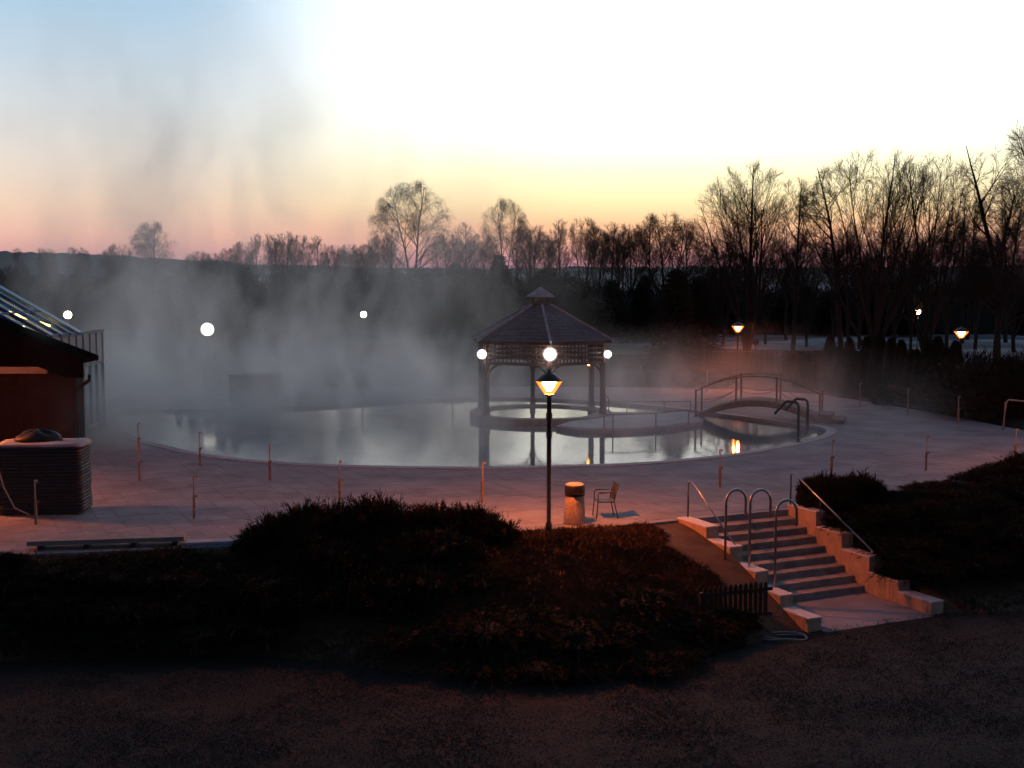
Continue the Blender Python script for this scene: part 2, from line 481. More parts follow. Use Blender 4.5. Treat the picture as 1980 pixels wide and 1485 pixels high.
# ---- ground sheet
def axis(lo, hi, outer):
    return sorted([-x for x in outer] + list(np.arange(lo, hi + .01, 1.0)) + list(outer))
gx = axis(-42, 42, [46, 55, 70, 95, 140, 220, 400, 800, 1600, 2300])
gy = [-60, -20, 0, 6] + list(np.arange(10, 80.01, 1.0)) + [84, 90, 100, 120, 160, 220, 320, 500, 800, 1300, 2000, 2800]
GX, GY = np.meshgrid(gx, gy)
inside = in_poly(GX, GY, offset_poly(deck_poly, -.05))
near_line = [deck_poly[0]] + deck_poly[1:12]
xs = [p.x for p in near_line]; ys = [p.y for p in near_line]
o_ = np.argsort(xs); edge_y = np.interp(GX, np.array(xs)[o_], np.array(ys)[o_])
low = inside | (GY < edge_y)
GZ = np.where(low, LAWN_Z, -.03) - np.where(inside, .15, 0)
GZ = GZ + np.where(~low & (GY > 100), -0.2 + .3 * np.sin(GX * .021) * np.cos(GY * .013), 0)
nx, ny = len(gx), len(gy)
idx = np.arange(nx * ny).reshape(ny, nx)
F1 = np.stack([idx[:-1, :-1], idx[:-1, 1:], idx[1:, 1:]], -1).reshape(-1, 3); F2 = np.stack([idx[:-1, :-1], idx[1:, 1:], idx[1:, :-1]], -1).reshape(-1, 3)
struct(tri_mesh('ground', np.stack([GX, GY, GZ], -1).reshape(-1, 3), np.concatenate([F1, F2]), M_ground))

# ---- hills on the horizon
def hill(name, D, prof, depth):
    pts = []
    pxs = np.arange(-900, 2900, 12)
    rid = np.interp(pxs, [p[0] for p in prof], [p[1] for p in prof])
    mb = MB(); rows = []
    for fr in (0, .25, .5, .75, 1.0, 1.4):
        r = []
        for k, (px, py) in enumerate(zip(pxs, rid)):
            top = PY(px, py, D); h = max(.5, top.z + 3.0 * mnoise.noise((px * .013, D * .01, 0)) * D / 1500 + 2.2 * mnoise.noise((px * .06, D * .02, 3)) * D / 1500)
            Y = D - depth * (1 - fr) if fr <= 1 else D + depth * .8
            z = h * math.sin(min(1, fr) * math.pi / 2) ** 1.3 if fr <= 1 else -2
            r.append((top.x * Y / D, Y, z - 1.2 * (fr == 0)))
        rows.append(r)
    mb.quad_ring(rows, cap=False, closed=False)
    return struct(mb.build(name, M_hill, smooth=True))
hill('hill', 1900, [(-900, 470), (0, 486), (200, 492), (330, 500), (450, 508), (620, 514), (800, 519), (1100, 517), (1400, 516), (1700, 518), (2000, 512), (2900, 505)], 700)
hill('hill', 1050, [(-900, 500), (0, 506), (300, 515), (600, 523), (900, 527), (1300, 526), (1600, 523), (2000, 520), (2900, 515)], 380)

# ---- deck slab with the pool cut out
deck = MB()
outer = [Vector((p.x, p.y, 0)) for p in deck_poly]; hole = [Vector((p.x, p.y, 0)) for p in coping_in]
allp = outer + hole
zt = -.007
deck.v = [(p.x, p.y, zt) for p in allp]
deck.f = [tuple(t_) for t_ in tessellate_polygon([outer, hole])]
for loop, off in ((outer, 0), (hole, len(outer))):
    n = len(loop); b0 = len(deck.v)
    deck.v += [(p.x, p.y, LAWN_Z - .3) for p in loop]
    for k in range(n): deck.f.append((off + k, off + (k + 1) % n, b0 + (k + 1) % n, b0 + k))
deck_o = struct(deck.build('deck', M_frost))

# paving slabs: the nearest are pieces of their own, the rest one joined sheet of slabs
SL = .5; gap = .009
ii, jj = np.meshgrid(np.arange(-130, 130), np.arange(-130, 130))
ctrx = S0.x + (U.x * ii + D_.x * jj) * SL; ctry = S0.y + (U.y * ii + D_.y * jj) * SL
ok = np.ones(ii.shape, bool)
cop_keep = offset_poly(coping_in, .40)
dk_in = offset_poly(deck_poly, -.05)
for a, b_ in ((-.5, -.5), (.5, -.5), (.5, .5), (-.5, .5)):
    X = ctrx + (U.x * a + D_.x * b_) * SL; Y = ctry + (U.y * a + D_.y * b_) * SL
    ok &= in_poly(X, Y, dk_in) & ~in_poly(X, Y, cop_keep)
ok &= (np.abs(ctrx) < .46 * ctry + 2)
cells = np.argwhere(ok)
dist = np.array([ctry[i, j] for i, j in cells])
vis = np.array([abs(ctrx[i, j]) < .405 * ctry[i, j] and ctrx[i, j] < -1.0 for i, j in cells])
order = np.argsort(dist + np.where(vis, 0, 1000))
slab = MB(); slab.box((0, 0, -.018), (SL - gap, SL - gap, .036))
slab_me = slab.mesh('paving_slab'); slab_me.materials.append(M_slabtop)
rest = MB()
for k, ci in enumerate(order):
    i, j = cells[ci]; x, y = float(ctrx[i, j]), float(ctry[i, j]); dz = random.uniform(-.004, .003)
    if k < 290:
        o = bpy.data.objects.new('paving_slab', slab_me); COL.objects.link(o); o.parent = deck_o
        o.location = (x, y, dz); o.rotation_euler = (random.uniform(-.006, .006), random.uniform(-.006, .006), SA + random.uniform(-.008, .008))
    else:
        rest.box((x, y, -.018 + dz), (SL - gap, SL - gap, .036), SA + random.uniform(-.006, .006))
me = bpy.data.meshes.new('paving'); me.from_pydata(rest.v, [], rest.f)
stuff(link('paving', me, M_slabtop, deck_o))

# coping stones round the pool
for k in range(len(coping_in)):
    k2 = (k + 1) % len(coping_in)
    a, b_, c, d = coping_in[k], coping_in[k2], coping_out[k2], coping_out[k]
    cen = (a + b_ + c + d) / 4; sh = lambda p: cen + (p - cen) * .985
    st = MB(); st.prism([sh(a), sh(b_), sh(c), sh(d)], -.06, .022 + random.uniform(-.003, .003))
    st.build('coping_stone', M_coping, deck_o)

# ---- pool water
WZ = -.10
water = MB(); wp = offset_poly(pool_poly, .1)
water.v = [(p.x, p.y, WZ) for p in wp]; water.f = [tuple(t_) for t_ in tessellate_polygon([wp])]
struct(water.build('pool_water', M_water))
floor = MB(); fp = offset_poly(pool_poly, .2); floor.prism(fp, LAWN_Z - .1, LAWN_Z - .02)
struct(floor.build('pool_floor', M_pool))

# ---- planting beds (ruled surfaces from the deck edge down to the lawn)
def bed(name, pairs, ns, bulge, drop=.06):
    rows = []
    a_ = [P(*p, 0.0) if not isinstance(p, Vector) else p for p, _ in pairs]; b2 = [P(*q_, LAWN_Z) if not isinstance(q_, Vector) else q_ for _, q_ in pairs]
    A = catmull(a_, 10, False); B = catmull(b2, 10, False)
    for s_ in range(ns + 1):
        u = s_ / ns; r = []
        for p, q_ in zip(A, B):
            x = p.lerp(q_, u)
            z = -drop + (LAWN_Z + drop - .03) * (u ** 1.25) + bulge * math.sin(math.pi * u)
            z += .10 * mnoise.noise((x.x * .7, x.y * .7, 0)) * math.sin(math.pi * u)
            r.append((x.x, x.y, z))
        rows.append(r)
    mb = MB(); mb.quad_ring(rows, cap=False, closed=False)
    o = struct(mb.build(name, M_soil, smooth=True))
    return o, np.array(rows)
PL = [((-500, 1106), (-500, 1292)), ((0, 1074), (0, 1280)), ((510, 1052), (480, 1270)), ((800, 1036), (780, 1302)), ((1000, 1026), (1000, 1320)), ((1195, 1016), (1240, 1312)),
      ((1262, 1011), (1400, 1262)), (SP(-.36, .05), SP(-.36, 4.9, LAWN_Z))]
bedL, bedL_r = bed('planting_bed', PL, 26, .14)
PR = [(SP(SW + .36, .05), SP(SW + .36, 5.1, LAWN_Z)), ((1730, 957), (1900, 1188)), ((1980, 912), (2150, 1172)), ((2250, 880), (2500, 1150))]
bedR, bedR_r = bed('planting_bed', PR, 20, .25)
def bed_z(rows, x, y):
    f = rows.reshape(-1, 3); d = (f[:, 0] - x) ** 2 + (f[:, 1] - y) ** 2; k = np.argpartition(d, 4)[:4]; w = 1 / (d[k] + 1e-4)
    return float((f[k, 2] * w).sum() / w.sum())

# =================================================================== FOLIAGE TEMPLATES
def sprays(base, dirs, length, width, rng, leaflets=2):
    """needle sprays: each shoot is a crossed pair of slim blades with side leaflets -> (verts, tris)"""
    N = len(base); dirs = dirs / np.linalg.norm(dirs, axis=1, keepdims=True)
    r = rng.normal(size=(N, 3)); s1 = np.cross(dirs, r); s1 /= np.linalg.norm(s1, axis=1, keepdims=True) + 1e-9; s2 = np.cross(dirs, s1)
    L = length[:, None]; W = width[:, None]
    vs_, fs = [], []; n0 = 0
    def addtri(a, b_, c):
        nonlocal n0
        vs_.append(np.stack([a, b_, c], 1).reshape(-1, 3)); fs.append(n0 + np.arange(3 * len(a)).reshape(-1, 3)); n0 += 3 * len(a)
    addtri(base - s1 * W * .5, base + s1 * W * .5, base + dirs * L)
    addtri(base - s2 * W * .5, base + s2 * W * .5, base + dirs * L)
    for k in range(leaflets):
        tpos = rng.uniform(.15, .7, (N, 1)); sg = rng.choice([-1, 1], (N, 1)); sd = np.where(rng.random((N, 1)) < .5, s1, s2) * sg
        p = base + dirs * L * tpos; tip = p + (dirs * .65 + sd * .7) * L * rng.uniform(.35, .6, (N, 1))
        addtri(p - dirs * W * .45, p + dirs * W * .45, tip)
    return np.concatenate(vs_), np.concatenate(fs)

def shrub_mesh(name, seed, n, flat=.6, up=.5, L=(.12, .3), w=.035, lumps=7, m=None, spike=0.0, plume=0.0):
    """unit shrub about 1 m radius: lumpy mass of needle sprays"""
    rng = np.random.default_rng(seed)
    cs = [(0, 0, .25, .75)] + [(rng.uniform(-.62, .62), rng.uniform(-.62, .62), rng.uniform(.08, .45), rng.uniform(.28, .48)) for _ in range(lumps)]
    bs, ds = [], []
    for (x, y, z, r) in cs:
        k = int(n * r * r / sum(c[3] ** 2 for c in cs)); d = rng.normal(size=(k, 3)); d[:, 2] = np.abs(d[:, 2]) * .9 - .15
        d /= np.linalg.norm(d, axis=1, keepdims=True); rr = r * rng.uniform(.72, 1.02, (k, 1))
        bs.append(np.array([x, y, z * flat * 1.6]) + d * rr * np.array([1, 1, flat])); ds.append(d * np.array([1, 1, .6]) + np.array([0, 0, up]) + rng.normal(size=(k, 3)) * .35)
    B = np.concatenate(bs); Dr = np.concatenate(ds); keep = B[:, 2] > -.1; B, Dr = B[keep], Dr[keep]
    if spike:
        k = int(len(B) * spike); Dr[:k] = Dr[:k] * .25 + np.array([0, 0, 1])
    ln = rng.uniform(*L, len(B)); ln[:int(len(B) * .05)] *= 1.7
    vv, ff = sprays(B, Dr, ln, np.full(len(B), w), rng)
    k = int(len(B) * plume); pi_ = rng.permutation(len(B))[:k]                       # long arching plumes break the outline
    if k:
        d1 = Dr[pi_] / np.linalg.norm(Dr[pi_], axis=1, keepdims=True); l1 = rng.uniform(.22, .48, k)
        for q_ in range(5):
            d2 = d1 + np.array([0, 0, .25 - .16 * q_]); st_ = B[pi_] + d1 * (l1 * q_ / 5)[:, None] + np.array([0, 0, -.012 * q_ * q_])
            v2, f2 = sprays(st_, d2, l1 * .42, np.full(k, w * .8), rng, 3); ff = np.concatenate([ff, f2 + len(vv)]); vv = np.concatenate([vv, v2])
    core = MB()  # dark solid lumps added inside the sprays to block light
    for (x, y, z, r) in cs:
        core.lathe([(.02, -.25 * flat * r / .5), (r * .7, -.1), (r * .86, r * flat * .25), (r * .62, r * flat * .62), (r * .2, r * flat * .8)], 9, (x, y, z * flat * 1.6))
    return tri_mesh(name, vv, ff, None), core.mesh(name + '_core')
def put_shrub(tpl, loc, scale, rz, label, cat='shrub', group=None, name='juniper_shrub', m=M_juniper):
    t_ = thing(name, loc, label, cat, group, local=True, rz=rz, scale=scale)
    fo, co = tpl
    if not fo.materials: fo.materials.append(m)
    if not co.materials: co.materials.append(M_junicore)
    for nm, me in (('foliage', fo), ('dark_core', co)):
        o = bpy.data.objects.new(nm, me); COL.objects.link(o); o.parent = t_
    return t_

J1 = shrub_mesh('juniper_a', 11, 4200, .62, .35, (.10, .26), .026, plume=.11)
J2 = shrub_mesh('juniper_b', 12, 4200, .55, .25, (.10, .26), .026, lumps=9, plume=.13)
J3 = shrub_mesh('juniper_c', 13, 4200, .42, .15, (.10, .26), .026, lumps=10, plume=.12)
K1 = shrub_mesh('yew_a', 14, 5200, .8, .9, (.09, .22), .04, lumps=7, spike=.4)
BB = shrub_mesh('big_bush', 15, 9000, .8, .4, (.05, .13), .017, lumps=12)
HB = shrub_mesh('hedge_bush', 16, 4500, .85, .5, (.05, .14), .022, lumps=9)

# junipers on the centre bed: (px, depth Y offset from edge 0..1 along bed, size)
def bed_at(rows, px, u):
    """point on a bed seen at column px, u = 0 at deck edge, 1 at the lawn"""
    k = int(round(u * (len(rows) - 1))); r = rows[k]
    pj = 990 + FPX * r[:, 0] / (r[:, 1] * _cp + (CAM_H - r[:, 2]) * _sp)
    j = int(np.argmin(abs(pj - px))); return Vector(r[j])
CJ = [(545, .10, (1.05, 1.0, 1.12), J1), (640, .06, (1.15, 1.05, 1.45), J2), (730, .09, (1.25, 1.1, 1.42), J1), (820, .06, (1.15, 1.0, 1.18), J2), (905, .08, (1.0, .95, 1.08), J1), (948, .12, (.62, .6, 1.0), J2),
      (600, .30, (1.25, 1.1, 1.0), J2), (720, .30, (1.3, 1.1, 1.05), J3), (840, .30, (1.2, 1.1, .95), J1), (640, .52, (1.2, 1.1, .8), J3), (770, .52, (1.3, 1.1, .9), J2), (900, .48, (1.1, 1.0, .75), J3),
      (860, .72, (1.3, 1.1, .75), J3), (1000, .70, (1.3, 1.1, .72), J2), (1130, .72, (1.3, 1.1, .75), J3), (1240, .66, (1.15, 1.0, .72), J1), (960, .88, (1.1, .9, .6), J3), (1100, .90, (1.1, .9, .55), J2), (1230, .87, (1.1, .9, .6), J3), (1330, .80, (1.0, .9, .6), J1), (1395, .86, (.8, .7, .6), J2)]
CJ_lab = ['dense juniper at the clipped outer end of the central shrub row', 'tall feathery juniper with drooping tips in the central shrub row', 'tallest juniper with a flat top in the central shrub row', 'juniper with spreading tips beside the tallest central one', 'orange lit juniper near the lamp post in the central row', 'small pointed juniper closest to the central lamp post']
for k, (px, u, sc, tpl) in enumerate(CJ):
    p = bed_at(bedL_r, px, u); p.z -= .10
    if k >= 12: sc = (sc[0], sc[1], sc[2] * .68)
    if k < 6: put_shrub(tpl, p, sc, random.uniform(0, 6.28), CJ_lab[k], group=None)
    else: put_shrub(tpl, p, sc, random.uniform(0, 6.28), ('dark juniper just below the tall shrub row on the central slope' if u < .4 else 'dark low juniper halfway down the central slope' if u < .6 else 'creeping juniper low on the central slope above the lawn' if u < .82 else 'flat juniper at the lawn edge of the central slope'), group='low junipers on the central slope')
for (px, u, s_, h) in [(10, .14, .7, .45), (70, .3, .9, .5), (40, .55, .9, .5), (160, .22, 1.0, .42), (250, .35, 1.1, .5), (330, .2, 1.0, .42), (180, .55, 1.1, .5), (300, .6, 1.1, .5), (420, .3, 1.1, .55), (400, .58, 1.1, .5), (120, .78, .9, .4), (260, .82, 1.0, .4), (390, .82, 1.0, .4), (510, .45, 1.2, .7), (500, .72, 1.1, .55), (-60, .4, 1.0, .5)]:
    p = bed_at(bedL_r, px, u); p.z -= .10
    put_shrub(random.choice([J3, J2]), p, (s_, s_, h), random.uniform(0, 6.28), ('dark creeping juniper right under the low slab bench' if u < .25 else 'dark creeping juniper halfway down the slope below the bench' if u < .5 else 'creeping juniper on the lower slope below the bench' if u < .7 else 'flat creeping juniper where the bench slope meets the lawn'), group='creeping junipers below the bench')
# right of the stairs
for k, (px, u, sc, tpl, lab) in enumerate([(1600, .10, (.95, .9, 1.05), K1, 'upright spiky dark shrub right beside the stair top rail'), (1668, .12, (.98, .9, .98), K1, 'bushy upright dark shrub between the spiky shrub and the junipers')]):
    p = bed_at(bedR_r, px, u); p.z -= .1
    put_shrub(tpl, p, sc, k * 2.1, lab, name='upright_shrub')
for (px, u, s_, h) in [(1770, .14, 1.1, .55), (1850, .12, 1.2, .62), (1930, .12, 1.3, .85), (1985, .1, 1.4, 1.1), (2060, .12, 1.4, 1.1), (1700, .34, 1.1, .75), (1790, .34, 1.2, .75), (1880, .34, 1.3, .8), (1970, .34, 1.4, .9), (1740, .55, 1.0, .7), (1830, .55, 1.2, .7), (1930, .55, 1.3, .75), (2040, .5, 1.4, .8), (1790, .74, .9, .6), (1880, .76, 1.1, .6), (1980, .76, 1.2, .6)]:
    p = bed_at(bedR_r, px, u); p.z -= .1
    put_shrub(random.choice([J1, J2, J3]), p, (s_, s_, h), random.uniform(0, 6.28), ('juniper along the top of the bank against the pink deck' if u < .2 else 'dark juniper on the upper bank beyond the stepped parapet' if u < .45 else 'dark juniper on the middle of the bank by the stairs' if u < .65 else 'dark juniper at the foot of the bank near the stair landing'), group='junipers on the bank by the stairs')

# ground cover on the centre slope (low twiggy carpet)
def scatter_bed(rows, n, rng, px_lo, px_hi, u_lo=0, u_hi=1):
    ns, nl, _ = rows.shape
    k = rng.uniform(u_lo, u_hi, n) * (ns - 1.001); j = rng.uniform(0, 1, n) * (nl - 1.001)
    k0, j0 = k.astype(int), j.astype(int); a, b_ = (k - k0)[:, None], (j - j0)[:, None]
    p = (rows[k0, j0] * (1 - a) * (1 - b_) + rows[k0 + 1, j0] * a * (1 - b_) + rows[k0, j0 + 1] * (1 - a) * b_ + rows[k0 + 1, j0 + 1] * a * b_)
    pj = 990 + FPX * p[:, 0] / (p[:, 1] * _cp + (CAM_H - p[:, 2]) * _sp)
    return p[(pj > px_lo) & (pj < px_hi)], k
rng = np.random.default_rng(3)
pts, _ = scatter_bed(bedL_r, 90000, rng, 860, 1440, .01, 1.0)
# a bare strip of slope is left beside the stair parapet
rel = pts - np.array(S0); a_ = rel @ np.array(U); keepm = a_ < -1.55 + .25 * np.sin(pts[:, 1] * 3.1)
pts = pts[keepm]
h = .5 + .5 * np.array([mnoise.noise((x * 1.6, y * 1.6, 0)) for x, y, _ in pts])
dirs = rng.normal(size=pts.shape) * .7 + np.array([0, 0, 1.0])
vv, ff = sprays(pts - np.array([0, 0, .02]), dirs, .10 + .26 * h * rng.uniform(.5, 1.1, len(pts)), np.full(len(pts), .022), rng, 2)
stuff(tag(tri_mesh('ground_cover', vv, ff, M_cover), 'low twiggy ground cover carpeting the slope below the lamp post', 'ground cover'))
# sparse weeds over the left bed and toe
pts, _ = scatter_bed(bedL_r, 30000, rng, -150, 900, 0.02, 1.0)
vv, ff = sprays(pts, rng.normal(size=pts.shape) * .8 + np.array([0, 0, .8]), rng.uniform(.08, .24, len(pts)), np.full(len(pts), .02), rng, 1)
stuff(tag(tri_mesh('weeds', vv, ff, M_cover), 'sparse dry weeds on the slope under the low bench', 'weeds'))
pts, _ = scatter_bed(bedR_r, 14000, rng, 1500, 2200, 0.02, 1.0)
pts = pts[(pts - np.array(S0)) @ np.array(U) > SW + .75]
vv, ff = sprays(pts, rng.normal(size=pts.shape) * .8 + np.array([0, 0, .8]), rng.uniform(.08, .2, len(pts)), np.full(len(pts), .02), rng, 1)
stuff(tag(tri_mesh('weeds', vv, ff, M_cover), 'dry weeds on the bank beyond the stepped parapet', 'weeds'))
# lawn tufts
N = 170000
ly = 14.5 + 12.5 * rng.random(N) ** 1.15; lx = rng.uniform(-1, 1, N) * (.43 * ly + 1)
bx = np.array([bedL_r[-1][:, 0], bedL_r[-1][:, 1]]); toe = np.interp(lx, np.concatenate([bx[0], bedR_r[-1][:, 0]]), np.concatenate([bx[1], bedR_r[-1][:, 1]]))
pt = np.stack([lx, ly, np.full(N, LAWN_Z - .004)], 1)[ly < toe + .1]
cl = np.array([mnoise.noise((x * .55, y * .55, 5)) + .6 * mnoise.noise((x * 2.3, y * 2.3, 8)) for x, y, _ in pt])
keepm = cl > rng.uniform(-1.0, .25, len(pt)); pt = pt[keepm]; cl = cl[keepm]
vv, ff = sprays(pt, rng.normal(size=pt.shape) * np.array([.9, .9, .3]) + np.array([0, 0, .55]), (.045 + .05 * np.clip(cl + .4, 0, 1)) * rng.uniform(.6, 1.4, len(pt)), np.full(len(pt), .011), rng, 0)
stuff(tag(tri_mesh('lawn_grass', vv, ff, M_grass), 'short dry winter grass on the dark lawn below the slope', 'grass'))

# =================================================================== STAIRS
st = thing('stairs', SP(SW / 2, 1.6, LAWN_Z), 'broad stone garden stairs with orange lit stepped parapets', 'stairs')
for k in range(NR):
    zt_ = -RISE * (k + 1); b0 = TREAD * k
    p = SP(SW / 2, b0 + TREAD / 2 + .0, 0)
    mb = MB()
    mb.box((p.x, p.y, (zt_ + LAWN_Z - .3) / 2 - .02), (SW - .004, TREAD + (.0), zt_ - LAWN_Z + .3 - .04), SA)
    nose = SP(SW / 2, b0 + TREAD / 2 + .015)
    mb.box((nose.x, nose.y, zt_ - .02), (SW - .004, TREAD + .03, .04), SA)
    if k < NR - 1: mb.build('step', M_step, st)
pp = SP(SW / 2 - .0, TREAD * (NR - 1) + 1.15)
land = MB(); land.box((pp.x, pp.y, LAWN_Z + .006 - .1), (SW - .006, 2.3, .2), SA)
land.build('landing', M_slabtop, st)
def parapet(a, tops, lens, name, start=-.05):
    b0 = start
    for k, (zt_, ln) in enumerate(zip(tops, lens)):
        c = SP(a, b0 + ln / 2)
        mb = MB(); mb.box((c.x, c.y, (zt_ + LAWN_Z - .3) / 2), (.34, ln - .004, zt_ - LAWN_Z + .3), SA)
        w = mb.build('parapet_block', M_parapet, st)
        cap = MB(); cap.box((c.x, c.y, zt_ + .018), (.36, ln + .01, .03), SA)
        cap.build('snow_cap', M_snow if True else M_coping, w)
        # narrow facing tiles: shallow vertical grooves as raised strips
        tl = MB()
        for sgn in (-1, 1):
            nt_ = max(4, int(ln / .125))
            for q_ in range(nt_):
                cc = SP(a + sgn * .172, b0 + (q_ + .5) * ln / nt_)
                tl.box((cc.x, cc.y, (zt_ + LAWN_Z - .02) / 2), (.006, ln / nt_ - .012, zt_ - LAWN_Z - .01), SA)
        stuff(tl.build('facing_tiles', M_parapet, w))
        b0 += ln
parapet(SW + .18, [.10, -.27, -.63, -.99, -1.22], [1.15, .98, .98, .98, 1.05], 'r')
parapet(-.18, [.02, -.27, -.63, -.95, -1.22], [1.25, .98, .98, .90, .95], 'l')
# handrails along both sides
def rail(name, pts, r, m, parent): return MB().tube(pts, r, 8).build(name, m, parent, True)
for a, lab, x0 in ((-.10, 'slim steel handrail on the parapet beside the bare slope', 0), (SW + .05, 'slim steel handrail along the tall parapet by the spiky shrub', .1)):
    base = SP(a, .02)
    h_ = thing('handrail', SP(a, .02, .03), lab, 'handrail')
    L_ = 2.0 if a < 0 else 3.1
    z_end = -.30 if a < 0 else -.52
    rail('post', [SP(a, .02, .02), SP(a, .02, .90)], .022, M_darksteel, h_)
    rail('rail', [SP(a, .02, .88), SP(a, .06, .94), SP(a, .15, .95), SP(a, .3, .88), SP(a, L_, z_end + .06)], .02, M_steel, h_)
    e = SP(a, L_, z_end + .06); rail('foot', [e, SP(a, L_, z_end - .02)], .02, M_steel, h_)
    if a > 0: rail('bracket', [SP(a, 1.2, .44), SP(a, 1.2, .10)], .016, M_darksteel, h_)

# three tall crook pipes beside the stairs
for k, (bx_, by_, bz_, topz, rx, hx, lab) in enumerate([
        (1402, 1094, -.60, 1.13, .54, .62, 'crook shaped steel pipe standing on the snowy parapet block'),
        (1448, 1128, -1.0, 1.13, .56, .66, 'crook shaped steel pipe in the middle of the three on the stairs'),
        (1497, 1184, LAWN_Z, 1.02, .56, .6, 'longest crook shaped steel pipe rising from the foot of the stairs')]):
    b0 = P(bx_, by_, bz_); th = thing('crook_pipe', b0, lab, 'pipe')
    dirv = Vector((math.cos(SA), math.sin(SA), 0)) * (rx / 2)
    zc = topz - rx / 2
    arc = [b0 + Vector((0, 0, zc - b0.z)) + dirv * (1 - math.cos(a)) + Vector((0, 0, math.sin(a) * rx / 2)) for a in [math.pi * i / 12 for i in range(13)]]
    rail('pipe', [b0 - Vector((0, 0, .05)), b0.lerp(arc[0], .5)] + arc + [arc[-1] - Vector((0, 0, hx - rx / 2))], .030, M_steel, th)
    MB().lathe([(.05, -.02), (.05, .015), (.035, .02)], 12, b0).build('base_flange', M_darksteel, th)

# picket fence beside the stair foot
f0, f1 = P(1357, 1215, LAWN_Z + .15), P(1484, 1200, LAWN_Z + .15)
fe = thing('picket_fence', (f0 + f1) / 2, 'short dark wooden picket fence at the foot of the stairs', 'fence')
fd = (f1 - f0); fl = fd.length; fdn = fd.normalized()
for k in range(13):
    p = f0 + fd * (k + .5) / 13; w = fl / 13 * .72; hh = .86 + random.uniform(-.015, .015)
    n_ = fdn.cross(Vector((0, 0, 1))) * .012
    prof = [(-w / 2, -.25), (w / 2, -.25), (w / 2, hh - .07), (w * .3, hh - .02), (0, hh), (-w * .3, hh - .02), (-w / 2, hh - .07)]
    mb = MB(); mb.quad_ring([[p + fdn * a + Vector((0, 0, z_)) + n_ * s_ for a, z_ in prof] for s_ in (-1, 1)])
    mb.build('picket', M_fence, fe)
for z_ in (.14, .68):
    MB().bar(f0 + Vector((0, .03, z_)), f1 + fdn * .12 + Vector((0, .03, z_)), .03, .07).build('rail', M_fence, fe)
MB().box((f0.x, f0.y + .03, LAWN_Z + .35), (.09, .09, 1.1)).build('post', M_fence, fe)
p = bed_at(bedL_r, 1300, .62)
gs = thing('garden_light_stake', p, 'thin dark garden stake standing on the bare slope by the stairs', 'stake')
MB().tube([p - Vector((0, 0, .1)), p + Vector((0, 0, .55))], .014, 6).build('rod', M_fence, gs)
MB().lathe([(.02, .45), (.035, .47), (.035, .62), (.02, .66)], 8, p).build('head', M_fence, gs)
# hose loop on the grass
hc = P(1515, 1232, LAWN_Z + .03)
pts = [hc + Vector((.48 * math.cos(a), .22 * math.sin(a), .015 * math.sin(3 * a))) for a in [2 * math.pi * i / 40 for i in range(40)]]
pts += [hc + Vector((.45 * math.cos(a), .25 * math.sin(a) + .02, .03 + .01 * math.sin(2 * a))) for a in [2 * math.pi * i / 40 for i in range(34)]]
tag(MB().tube(pts, .014, 6).build('hose', M_hose, None, True), 'pale coiled hose lying on the lawn by the stair foot', 'hose')

# =================================================================== LOW SLAB BENCH at the deck edge
bA, bB, bC = P(52, 1066, 0), P(356, 1056, 0), P(512, 1050, 0)
bn = thing('slab_bench', (bA + bB) / 2, 'long low grey slab bench along the deck edge', 'bench')
def slab_at(a, b_, back, z0, z1, nm, m, par):
    d = (b_ - a).normalized(); n_ = Vector((-d.y, d.x, 0))
    return MB().prism([a, b_, b_ + n_ * back, a + n_ * back], z0, z1).build(nm, m, par)
for q0, q1 in ((0, .333), (.335, .666), (.668, 1)):
    slab_at(bA.lerp(bB, q0), bA.lerp(bB, q1), .62, .11, .21, 'slab', M_benchtop, bn)
for q0 in (.06, .35, .65, .92):
    c = bA.lerp(bB, q0); slab_at(c + Vector((0, .06, 0)), bA.lerp(bB, q0 + .03) + Vector((0, .06, 0)), .5, 0.0, .11, 'support', M_darkwood, bn)
lg = thing('edge_kerb', (bB + bC) / 2, 'pale frosted kerb slabs continuing the line of the low bench', 'kerb')
for q0, q1 in ((.02, .34), (.345, .66), (.665, 1.0)):
    slab_at(bB.lerp(bC, q0), bB.lerp(bC, q1), .34, .004, .07, 'kerb_stone', M_coping, lg)

# =================================================================== LAMPS
def lamp_post(base, h_, label, emitter, r=.30, group=None, segs=4, bury=.1):
    t_ = thing('lamp_post', base, label, 'lamp post', group)
    b = base
    MB().lathe([(.075, -bury), (.075, .25), (.05, .30), (.05, h_ - .60), (.06, h_ - .58)], 12, b).build('pole', M_pole, t_, True)
    MB().lathe([(.07, h_ - .60), (.11, h_ - .575), (.11, h_ - .555), (.07, h_ - .55)], 16, b).build('collar', M_pole, t_)
    MB().lathe([(.05, h_ - .48), (r * .54, h_ - .295), (r * .54, h_ - .285), (.05, h_ - .275)], 16, b).build('lamp_core', emitter, t_)
    MB().lathe([(.11, h_ - .55), (r * .97, h_ - .252)], 24, b).build('diffuser', M_haloshade, t_)
    c = MB().lathe([(r, h_ - .25), (r * 1.03, h_ - .235), (r * .5, h_ - .10), (r * .12, h_ - .03), (.02, h_ - .02)], 16, b).build('cap', M_pole, t_)
    MB().lathe([(.02, h_ - .03), (.028, h_ - .0), (.012, h_ + .05), (.003, h_ + .09)], 8, b).build('finial', M_pole, c)
    return t_
lp = bed_at(bedL_r, 1061, .035)
lp = Vector((XY(1061, lp.y, -.1).x, lp.y, lp.z))
lamp_h = PY(1061, 716, lp.y).z - lp.z
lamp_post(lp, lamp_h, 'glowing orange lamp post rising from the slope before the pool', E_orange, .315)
def far_lamp(px, y_head, y_base, label, em, r=.30):
    b = P(px, y_base, 0); h_ = PY(px, y_head, b.y).z + .40
    return lamp_post(Vector((b.x, b.y, -.03)), h_ + .03, label, em, r)
